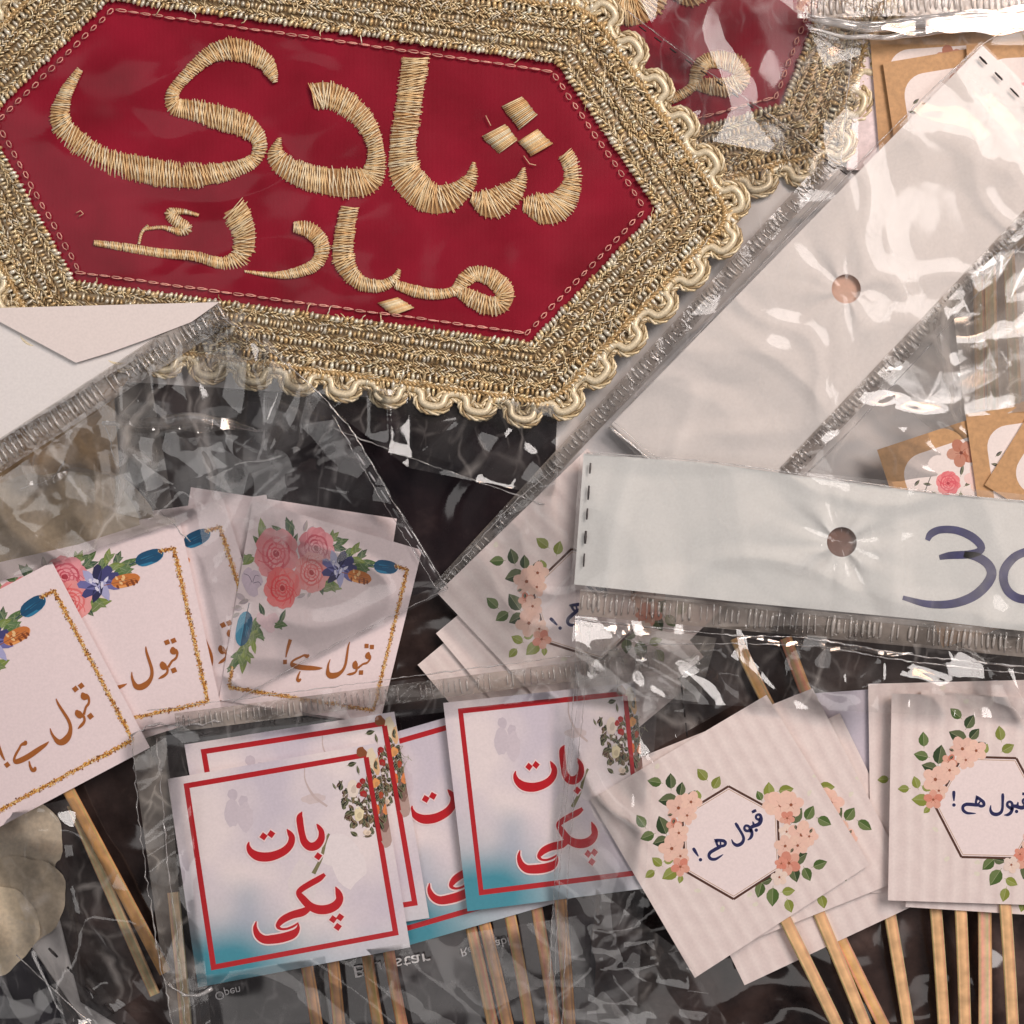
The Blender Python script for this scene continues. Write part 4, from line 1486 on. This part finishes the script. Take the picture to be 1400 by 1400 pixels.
# bare sticks whose cards are hidden
for p0, p1, z, w, lab in (
        ((98, 1100), (212, 1360), 30, 15, "wooden stick running parallel just below the front feather card's stick"),
        ((237, 1220), (256, 1420), 26, 17, "wooden stick inside the film along the front red card's left side"),
        ((500, 1290), (522, 1430), 28, 16, "wooden stick crossing the white mirrored word under the front red card"),
        ((528, 1280), (556, 1430), 36, 16, "wooden stick just right of the white mirrored word"),
        ((640, 1250), (680, 1430), 24, 16, "wooden stick forming the left half of the touching pair of sticks"),
        ((694, 1235), (729, 1430), 34, 16, "wooden stick right of the touching pair, below the right red card"),
        ((731, 1225), (764, 1430), 28, 16, "wooden stick just left of the one beneath the right red card"),
        ((1346, 1200), (1347, 1430), 44, 19, "straight vertical wooden stick beneath the front upright hexagon card"),
        ((1006, 872), (1062, 985), 22, 17, "short wooden stick end above the front tilted hexagon card"),
        ((1074, 872), (1118, 985), 24, 17, "short wooden stick end right of the other, under the marked header"),
        ((1336, 350), (1340, 560), 14, 15, "wooden stick seen through crinkled film left in the upper right bag")):
    c = ((p0[0] + p1[0]) / 2, (p0[1] + p1[1]) / 2, z - 5)
    o = stick_mesh(p0, p1, z, z - 2, w).build("wooden_stick", M_WOOD, None, P(*c))
    tag(o, lab, "wooden stick", "bare wooden sticks")

# ------------------------------------------------------------------ plastic bags with paper headers


def bag(label, at):
    return thing("plastic_bag", label, "plastic bag", at, "clear plastic bags")


# --- bag whose header runs diagonally on the right
b = bag("clear bag with blank white punched header lying diagonally at the right", (1150, 400, 40))
mb = MB()
flat_poly(mb, [(1343, 62), (1492, 208), (984, 728), (836, 580)], 45, C(214, 208, 204), 0, (1157, 395, 20), 1.5)
flat_poly(mb, [(1340, 66), (1488, 208), (984, 724), (840, 580)], 36, C(196, 158, 138), 0)  # added tan ply: warm shade behind the hole, put into the paper colour
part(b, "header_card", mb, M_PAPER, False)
mb = MB()
film(mb, [(1341, 56), (1500, 210), (986, 738), (830, 582)], 48, 0.34, 41, 3, 4, (1157, 395, 62, 1.7))
film(mb, [(1075, 650), (1420, 285), (1560, 420), (1240, 760)], [42, 44, 34, 36], 0.9, 42, 1)
film(mb, [(1190, 520), (1420, 280), (1430, 560), (1290, 600)], [44, 45, 38, 40], 0.9, 142, 5)
film(mb, [(1300, 400), (1420, 300), (1430, 560), (1320, 570)], [48, 50, 40, 42], 1.2, 143, 5)
edge_line(mb, [(835, 580), (1345, 60), (1420, 138)], 51, 1.3, 2)
edge_line(mb, [(833, 583), (893, 632)], 52, 3.2, 2)
edge_line(mb, [(840, 578), (900, 628)], 52, 1.2, 2)
edge_line(mb, [(1088, 662), (1180, 570), (1410, 322)], 49, 1.4, 2)
part(b, "film", mb, [M_FILM, M_FILM_HAZY, M_EDGE, M_FILM_FLAT, M_FOLD, M_FILM_MILK])
seal(b, (1075, 648), (1420, 284), 24, 48, 7.4, bar=2.4)
mb = MB()
dashes(mb, (1334, 72), (1420, 160), 52, 15, 15)
part(b, "perforation", mb, M_DASH)

# --- bag with the price on its header
b = bag("clear bag with white punched header marked in blue pen", (1100, 745, 66))
mb = MB()
flat_poly(mb, [(798, 620), (960, 632), (1130, 655), (1290, 676), (1480, 690), (1480, 872), (1250, 846), (1000, 822), (785, 799)], 70, C(213, 214, 211), 0, (1151, 741, 20.5), 1.5)
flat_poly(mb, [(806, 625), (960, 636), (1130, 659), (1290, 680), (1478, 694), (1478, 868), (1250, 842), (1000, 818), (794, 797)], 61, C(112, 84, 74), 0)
part(b, "header_card", mb, M_PAPER, False)


def z6(pts):
    return [(900 + x / 2.8, 450 + y / 2.8, w * 1.18 / 2.8) for x, y, w in pts]


mb = MB()
for st in ([(1030, 808, 16), (1044, 784, 24), (1080, 768, 24), (1140, 770, 25), (1196, 792, 27), (1232, 824, 26), (1232, 848, 24), (1190, 862, 26), (1120, 866, 24), (1076, 874, 16)],
           [(1170, 862, 20), (1220, 872, 28), (1262, 900, 30), (1276, 940, 32), (1248, 988, 32), (1196, 1028, 30), (1120, 1052, 27), (1030, 1052, 23), (936, 1028, 14)],
           [(1410, 850, 26), (1362, 874, 28), (1326, 920, 30), (1324, 972, 28), (1350, 1014, 28), (1400, 1034, 28), (1470, 1020, 28), (1500, 940, 28), (1470, 870, 28), (1400, 858, 24)]):
    L, R = ribbon_pts(z6(st), 2.0)
    mb.grid([[P(*p, 70.5) for p in L], [P(*p, 70.5) for p in R]], C(40, 40, 92))
part(b, "pen_writing", mb, M_INK)
mb = MB()
film(mb, [(793, 614), (1480, 684), (1480, 880), (780, 806)], 73, 0.42, 52, 3, 4, (1151, 741, 80, 3.0))
film(mb, [(786, 842), (1440, 896), (1440, 985), (788, 955)], [72, 74, 74, 70], 1.0, 53, 1)
film(mb, [(784, 850), (905, 872), (868, 1420), (742, 1420)], [72, 72, 60, 58], 0.9, 54, 0)
film(mb, [(815, 1215), (930, 1300), (1010, 1420), (800, 1420)], [52, 56, 40, 40], 1.4, 55, 1)
edge_line(mb, [(802, 619), (960, 630), (1130, 653), (1290, 674), (1440, 688)], 74, 1.2, 2)
edge_line(mb, [(787, 846), (1000, 868), (1100, 872), (1250, 896), (1440, 915)], 76, 2.2, 2, 2)
edge_line(mb, [(830, 850), (870, 878), (1000, 880), (1120, 884), (1250, 905), (1440, 925)], 76, 1.6, 2, 2)
rumple(mb, (826, 856), (890, 866), 14, 80, 4, 24, 7)
rumple(mb, (1010, 872), (1250, 896), 7, 80, 4, 24, 9)
for x in (0, 7, 20):
    edge_line(mb, [(788 + x, 850), (784 + x * 0.7, 960), (760 + x * 0.9, 1180), (748 + x, 1420)], 72 - x * 0.2, 1.0, 2, 2)
part(b, "film", mb, [M_FILM, M_FILM_HAZY, M_EDGE, M_FILM_FLAT, M_FOLD])
seal(b, (792, 823), (1460, 886), 36, 74, 8.2, bar=2.4)
mb = MB()
dashes(mb, (808, 626), (796, 802), 77, 17, 14, 4.4, (0.10, 0.09, 0.09))
part(b, "perforation", mb, M_DASH)

# --- bag whose side edge crosses the second medallion
b = bag("clear bag laid over the second medallion with perforated side edge", (950, 330, 16))
mb = MB()
flat_poly(mb, [(1164, 236), (1250, 300), (760, 850), (640, 770)], 16, C(204, 200, 200), 0, None, 1.5)
part(b, "header_card", mb, M_PAPER, False)
mb = MB()
film(mb, [(850, 8), (1170, 237), (850, 600), (600, 330)], 22, 0.16, 61, 0)
film(mb, [(1140, 225), (1200, 270), (690, 830), (610, 780)], 21, 0.6, 62, 0)
edge_line(mb, [(856, 14), (960, 92), (1168, 238)], 23, 1.3, 2)
edge_line(mb, [(1150, 236), (840, 590)], 23, 1.0, 2)
part(b, "film", mb, [M_FILM, M_FILM_HAZY, M_EDGE, M_FILM_FLAT, M_FOLD])
seal(b, (1138, 222), (600, 808), 24, 22, 8.0, bar=1.9)
mb = MB()
dashes(mb, (868, 32), (1160, 240), 24, 13, 13, 2.6)
part(b, "perforation", mb, M_DASH)

# --- bag round the second medallion
b = bag("glossy clear bag wrapped round the second medallion at the top edge", (1040, 60, 14))
mb = MB()
film(mb, [(850, -60), (1180, -60), (1172, 232), (960, 190)], 24, 0.7, 72, 0)
edge_line(mb, [(1172, 0), (1160, 110), (1150, 225)], 22, 1.4, 1, 3)
edge_line(mb, [(1112, 40), (1140, 70), (1168, 90)], 22, 1.8, 1, 3)
part(b, "film", mb, [M_FILM, M_EDGE, M_EDGE, M_FILM_FLAT])

# --- bag of kraft cards at the top right
b = bag("clear bag of kraft cards with bright glowing sealed fold at the top right", (1290, 120, 20))
mb = MB()
film(mb, [(1112, 20), (1440, 14), (1440, 62), (1120, 60)], [40, 44, 39, 37], 0.30, 81, 0)
rumple(mb, (1205, 40), (1350, 28), 22, 47, 2, 60, 4)
rumple(mb, (1270, 34), (1500, 20), 36, 49, 2, 80, 6)
for yy, r, zz in ((30, 9, 40), (44, 5, 42), (24, 4, 44)):     # rolled folds of film under the seal
    S = catmull([(1105, yy - 4, 0), (1180, yy + 8, 0), (1250, yy + 2, 0), (1330, yy - 6, 0), (1440, yy - 10, 0)], 6)
    path = [P(s[0], s[1] + 3 * mnoise.noise((s[0] * 0.03, yy, 0)), zz + 3 * mnoise.noise((s[0] * 0.05, yy, 4))) for s in S]
    mb.tube(path, [PX * r * (0.4 + 0.6 * min(1, max(0, (s[0] - 1105) / 160))) for s in S], (1, 1, 1), 12, 1)
part(b, "film", mb, [M_FILM, M_EDGE, M_FOLD])
seal(b, (1090, 8), (1440, 0), 34, 44, 8.5, bar=2.4)

# --- bag at the left with the folded header
b = bag("clear bag with a creased white header folded over at the left edge", (150, 520, 30))
mb = MB()
flat_poly(mb, [(-60, 420), (100, 470), (230, 452), (292, 428), (150, 512), (0, 602), (-60, 640)], 40, C(204, 200, 198), 0, None, 1.5)
flat_poly(mb, [(-60, 424), (0, 421), (300, 413), (262, 440), (200, 464), (150, 482), (104, 496), (50, 467), (0, 440), (-60, 408)], 47, C(208, 198, 194), 0, None, 1.5)
part(b, "header_card", mb, M_PAPER, False)
mb = MB()
film(mb, [(-20, 660), (300, 432), (475, 575), (240, 720)], [40, 44, 34, 38], 1.1, 91, 1)
film(mb, [(270, 450), (330, 425), (470, 575), (330, 640)], [46, 46, 38, 38], 1.2, 92, 0)
film(mb, [(250, 600), (472, 572), (614, 806), (318, 962)], [42, 40, 46, 47], 0.6, 93, 0)
film(mb, [(-20, 1120), (100, 1090), (240, 1330), (100, 1420)], [34, 40, 38, 34], 1.2, 94, 1)
edge_line(mb, [(300, 432), (370, 480), (470, 575), (540, 690), (612, 805)], 46, 1.6, 2, 2)
edge_line(mb, [(455, 568), (520, 680), (598, 806)], 45, 1.0, 2, 2)
edge_line(mb, [(612, 805), (460, 880), (318, 960)], 47, 1.0, 2, 2)
rumple(mb, (146, 574), (350, 584), 20, 52, 4, 30, 3)
rumple(mb, (40, 664), (92, 646), 12, 50, 4, 22, 5)
S = catmull([(140, 578, 0), (200, 580, 0), (260, 572, 0), (320, 580, 0), (352, 590, 0)], 5)   # rolled fold that catches the lamp
mb.tube([P(s[0], s[1] + 2.5 * mnoise.noise((s[0] * 0.05, 0, 0)), 36 + 2.5 * mnoise.noise((s[0] * 0.06, 3, 0))) for s in S],
        [PX * 8 * math.sin(math.pi * min(1, max(0.08, (s[0] - 136) / 222))) ** 0.7 for s in S], (1, 1, 1), 12, 2)
edge_line(mb, [(140, 578), (150, 600), (165, 640), (260, 740)], 40, 1.0, 2, 3)
edge_line(mb, [(30, 668), (70, 655), (90, 630)], 44, 2.2, 2, 3)
film(mb, [(-20, 1240), (60, 1270), (210, 1420), (-20, 1420)], [38, 42, 38, 34], 1.0, 97, 0)
edge_line(mb, [(22, 1305), (70, 1350), (130, 1405)], 42, 1.2, 2, 1)
film(mb, [(-20, 668), (205, 512), (240, 715), (-20, 800)], [44, 44, 40, 44], 0.9, 98, 5)
part(b, "film", mb, [M_FILM, M_FILM_HAZY, M_EDGE, M_FILM_FLAT, M_FOLD, M_FILM_MILK])
seal(b, (-20, 636), (306, 424), 40, 44, 8.5, bar=2.2)
mb = MB()
dashes(mb, (468, 590), (606, 800), 47, 18, 12, 3, (0.5, 0.5, 0.52))
part(b, "perforation", mb, M_DASH)
mb = MB()
dashes(mb, (60, 1290), (190, 1420), 46, 18, 18, 5)
part(b, "perforation", mb, M_DASH)

# --- bag of the red-lettered cards
b = bag("clear bag of red lettered cards with rolled left side and crimped top", (520, 1150, 56))
mb = MB()
film(mb, [(178, 1005), (226, 990), (262, 1420), (236, 1420)], [62, 66, 50, 46], 1.0, 101, 5)
film(mb, [(226, 990), (250, 985), (290, 1420), (262, 1420)], [66, 66, 50, 50], 0.8, 104, 1)
film(mb, [(240, 1340), (800, 1250), (800, 1420), (250, 1420)], [58, 58, 48, 48], 0.8, 102, 0)
film(mb, [(200, 975), (900, 885), (890, 940), (215, 1020)], [64, 68, 66, 64], 0.8, 103, 0)
for o in (0, 34):
    edge_line(mb, [(180 + o, 1008), (192 + o, 1140), (215 + o * 0.8, 1290), (240 + o * 0.5, 1420)], 66, 1.5, 2, 4)
edge_line(mb, [(180, 1006), (210, 990), (260, 992), (300, 985)], 68, 2.4, 2, 4)
edge_line(mb, [(230, 1345), (262, 1362), (290, 1352)], 64, 4.0, 2, 5)
edge_line(mb, [(200, 972), (560, 925), (905, 880)], 69, 1.2, 2, 2)
part(b, "film", mb, [M_FILM, M_FILM_HAZY, M_EDGE, M_FILM_FLAT, M_FOLD, M_FILM_MILK])
seal(b, (240, 988), (900, 903), 26, 68, 8.0, bar=1.5)

# --- film over the tilted dim hexagon card
b = bag("clear bag over the dim tilted hexagon card", (700, 780, 38))
mb = MB()
film(mb, [(792, 850), (980, 872), (955, 960), (780, 940)], [66, 60, 50, 66], 0.6, 114, 5)
film(mb, [(590, 806), (762, 640), (800, 890), (690, 912)], [50, 50, 50, 54], 0.5, 111, 0)
film(mb, [(400, 520), (765, 555), (760, 680), (560, 640)], [30, 26, 34, 34], 1.1, 112, 1)
film(mb, [(870, 885), (1010, 880), (1010, 960), (868, 1040)], [60, 40, 40, 60], 1.5, 113, 1)
edge_line(mb, [(455, 585), (600, 640), (745, 690)], 38, 1.5, 2, 2)
edge_line(mb, [(762, 640), (700, 690), (600, 800)], 43, 1.1, 2, 2)
part(b, "film", mb, [M_FILM, M_FILM_HAZY, M_EDGE, M_FILM_FLAT, M_FOLD, M_FILM_MILK])
mb = MB()
dashes(mb, (931, 930), (940, 1010), 62, 18, 9, 3.2)
part(b, "perforation", mb, M_DASH)
